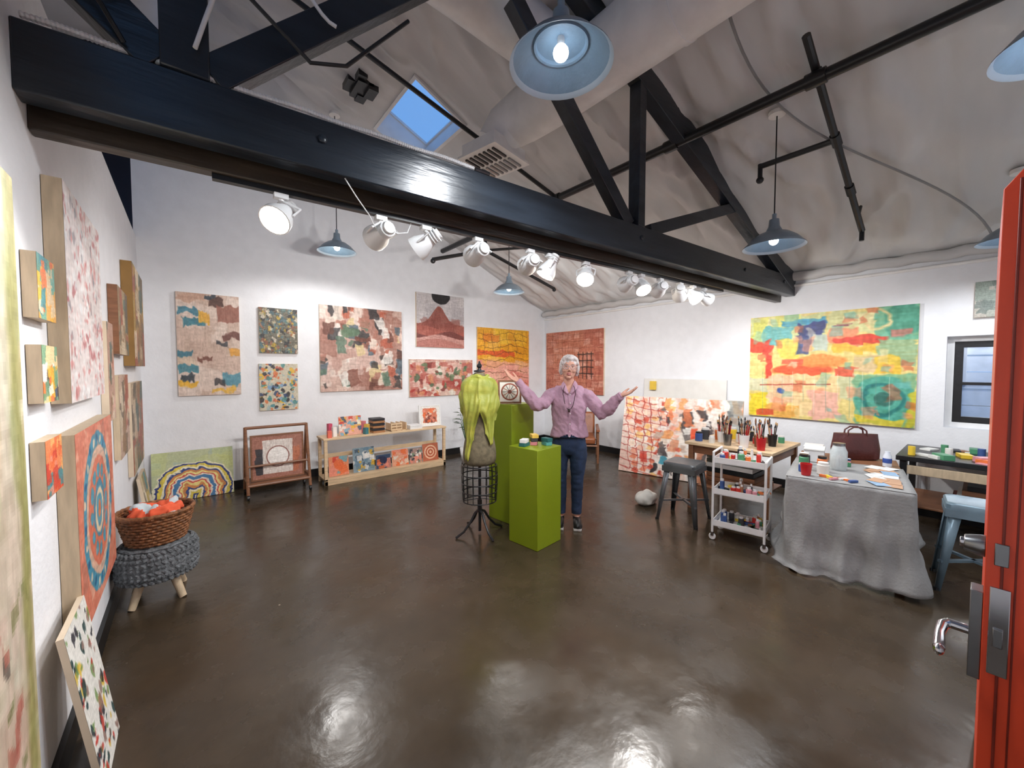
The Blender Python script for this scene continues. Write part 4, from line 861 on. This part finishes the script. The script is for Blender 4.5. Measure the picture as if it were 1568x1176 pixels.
for i in range(7):
    for j in range(2):
        k+=1; M=Matrix.Translation((-.32+.10*i,-.03+.08*j,.0005+.0012*(k%5)))@Matrix.Rotation(random.uniform(-.6,.6),4,'Z'); b.box((-.07,-.045,0),(.07,.045,.001),random.choice([M_white,M_canw,mat('paper_pink',rgb(232,190,190),.7),mat('paper_blue',rgb(140,170,200),.7),mat('paper_kraft',rgb(190,150,120),.7)]),M)
b.build('scattered_papers',loc=tl(-.24,-.23),rz=.17)
b=MB()
for k in range(12):
    M=Matrix.Translation((-.10+.055*(k%6),-.02+.045*(k//6),.0))@Matrix.Rotation(random.uniform(0,3),4,'Z'); h_=random.uniform(.012,.04); b.box((-.03,-.010,0),(.03,.010,h_),random.choice(cm),M)
b.build('paint_tubes',loc=tl(.05,.02),rz=.17)
b=MB()
for k in range(7):
    M=Matrix.Translation((-.03+.02*(k%4),-.08+.028*k,.0))@Matrix.Rotation(random.uniform(0,3),4,'Z'); b.box((-.03,-.010,0),(.03,.010,random.uniform(.01,.03)),random.choice(cm),M)
b.build('paint_tubes',loc=tl(-.60,.04),rz=.17)
b=MB(); b.lathe([(.0001,0),(.03,0),(.03,.09),(.018,.11),(.018,.13),(.0001,.13)],(0,0,0),mat('bottle_white',rgb(225,230,240),.3),16); b.lathe([(.0305,.03),(.0305,.07)],(0,0,0),mat('label_blue',rgb(60,90,170),.4),16); b.build('paint_bottle',loc=tl(.26,-.27,TZ+.001))
b=MB(); M_bag=mat('leather_maroon',rgb(84,38,36),.4,var=.15,bump=.3,bscale=40)
b.loft([((0,0,z),(a,0,0),(0,c,0)) for z,a,c in ((0,.16,.06),(.01,.19,.07),(.1,.195,.065),(.2,.18,.045),(.24,.175,.03))],M_bag,24,cap=True)
for y in (-.03,.03): b.tube([(-.08,y,.2),(-.07,y,.27),(-.03,y,.30),(.03,y,.30),(.07,y,.27),(.08,y,.2)],.007,M_bag,8)
b.build('leather_tote_bag',loc=tl(.45,-.06,TZ+.001),rz=-.95,ang=50)
# desk under window
b=MB(); b.box((5.06,-1.35,.70),(5.88,.52,.745),M_black); 
for x in (5.10,5.84):
    for y in (-1.3,.47): b.box((x-.025,y-.025,0),(x+.025,y+.025,.70),M_black)
b.box((5.08,-1.3,.58),(5.11,.47,.66),M_wood3); b.box((5.08,-1.3,.28),(5.84,.47,.3),M_wood2); b.build('black_desk',bevel=.004)
b=MB(); random.seed(9)
for k in range(30):
    x=random.uniform(5.14,5.75); y=random.uniform(-.5,.45); M=Matrix.Translation((x,y,.7455))@Matrix.Rotation(random.uniform(0,3),4,'Z')
    if k%3: b.box((-.07,-.04,0),(.07,.04,random.uniform(.004,.05)),random.choice(cm),M)
    else: b.lathe([(.0001,0),(.025,0),(.025,.08),(.0001,.08)],(x,y,.7455),random.choice(cm),12)
b.build('craft_supplies')
b=MB()
for k in range(5): b.box((5.2,-.7+.0,.305+k*.045),(5.6,.2-.03*k,.345+k*.045),random.choice([M_black,M_wood2,M_canw,M_orange2]))
b.build('folded_storage_stack')
# ---------------------------------------------------------------- POUF + BASKET
PX,PY,PS=-.195,3.56,.86
pf=empty('pouf_stool',(PX,PY,0)); pf.scale=(PS,PS,1); M_knit=mat('knit_gray',rgb(118,122,126),.9,var=.25,scale=30,bump=1,bscale=60)
b=MB(); b.lathe([(.0001,.15),(.2,.15),(.235,.17),(.25,.22),(.25,.3),(.235,.355),(.2,.375),(.0001,.38)],(0,0,0),M_knit,40)
for k in range(7):
    z=.175+k*.03; r_=.243 if 0<k<6 else .232; pts=[]
    for i in range(120): a=2*math.pi*i/120; pts.append(((r_+.008*math.sin(a*40))*math.cos(a),(r_+.008*math.sin(a*40))*math.sin(a),z+.007*math.cos(a*40+k*math.pi)))
    b.tube(pts,.0125,M_knit,6,closed=True)
for r_ in (.06,.11,.16,.21): b.tube([((r_+.006*math.sin(i*.9))*math.cos(2*math.pi*i/80),(r_+.006*math.sin(i*.9))*math.sin(2*math.pi*i/80),.376) for i in range(80)],.012,M_knit,6,closed=True)
b.build('knit_cushion',pf)
b=MB()
for k in range(4):
    a=math.pi/4+k*math.pi/2; c_,s_=math.cos(a),math.sin(a); b.tube([(c_*.13,s_*.13,.16),(c_*.21,s_*.21,0)],[.032,.024],M_wood3,12)
b.build('legs',pf)
bk=empty('wicker_basket',(PX,PY,.392)); bk.scale=(PS,PS,1); M_wick=mat('wicker',rgb(150,96,56),.6,var=.3,scale=40,bump=.6,bscale=80)
b=MB(); b.lathe([(.0001,0),(.17,0),(.2,.12),(.225,.19)],(0,0,0),M_wick,36)
for k in range(10):
    z=.008+k*.02; r_=.175+.05*k/9; b.tube([((r_+.006*math.sin(i*math.pi/2+k*math.pi))*math.cos(2*math.pi*i/96),(r_+.006*math.sin(i*math.pi/2+k*math.pi))*math.sin(2*math.pi*i/96),z) for i in range(96)],.009,M_wick,6,closed=True)
b.tube([(.23*math.cos(2*math.pi*i/60),.23*math.sin(2*math.pi*i/60),.2+.004*(i%2)) for i in range(60)],.014,M_wick,8,closed=True); b.build('weave',bk)
b=MB()
for i in range(9): a=i*.7; b.ell((.1*math.cos(a),.1*math.sin(a),.19+.02*math.sin(i*2)),(.075,.06,.04),m0,14)
me=remesh(b,.012,1); finish(me,'towels',[mat('towel_orange',rgb(230,96,60),.85),mat('towel_pale',rgb(190,200,205),.85)],lambda c:1 if noise.noise(c*9)>.12 else 0,bk,lambda c:noise.noise(c*22)*.03)
# ---------------------------------------------------------------- DOOR
b=MB(); pr=[(-.012,.01),(-.012,2.02),(-.10,2.14),(-.10,.01)]
vs=[(1.665,y,z) for y,z in pr]+[(2.55,y,z) for y,z in pr]; b.add(vs,[(0,1,2,3),(7,6,5,4),(0,4,5,1),(1,5,6,2),(2,6,7,3),(3,7,4,0)],M_orange)
b.box((1.661,-.044,.012),(1.666,-.038,2.04),M_orange2); b.box((1.6625,-.066,.012),(1.666,-.062,2.08),M_orange2)
b.box((1.659,-.058,.72),(1.6655,-.022,.96),M_chrome); b.box((1.652,-.048,.80),(1.6605,-.030,.85),M_steel)
b.box((1.68,-.012,.68),(1.74,.012,.93),M_steel); b.tube([(1.71,.008,.80),(1.71,.055,.80)],.013,M_chrome,12)
b.tube([(1.71,.05,.80),(1.70,.061,.795),(1.66,.065,.785),(1.60,.063,.77)],[.014,.013,.011,.013],M_chrome,12); b.ell((1.595,.063,.768),(.02,.012,.016),M_chrome,12)
b.box((1.66,-.052,1.02),(1.6655,-.027,1.08),M_steel); b.tube([(1.715,-.012,1.05),(1.715,-.002,1.05),(1.715,.028,1.05)],[.03,.03,.022],M_steel,18); b.tube([(1.715,.023,1.05),(1.715,.036,1.05)],.014,M_chrome,12)
b.build('door_1',ang=20,bevel=.002)
# ---------------------------------------------------------------- WORLD / CAMERA
w=bpy.data.worlds.new('World'); scn.world=w; w.use_nodes=True; bg=w.node_tree.nodes['Background']; bg.inputs[0].default_value=(.17,.40,.86,1); bg.inputs[1].default_value=1.0
c=bpy.data.cameras.new('camera'); o=bpy.data.objects.new('camera',c); COL.objects.link(o); scn.camera=o
c.sensor_width=36; c.lens=36*600/1568; c.clip_start=.02; o.location=(0,0,1.55); o.rotation_euler=(math.radians(90-2.3),0,math.radians(-39.5))
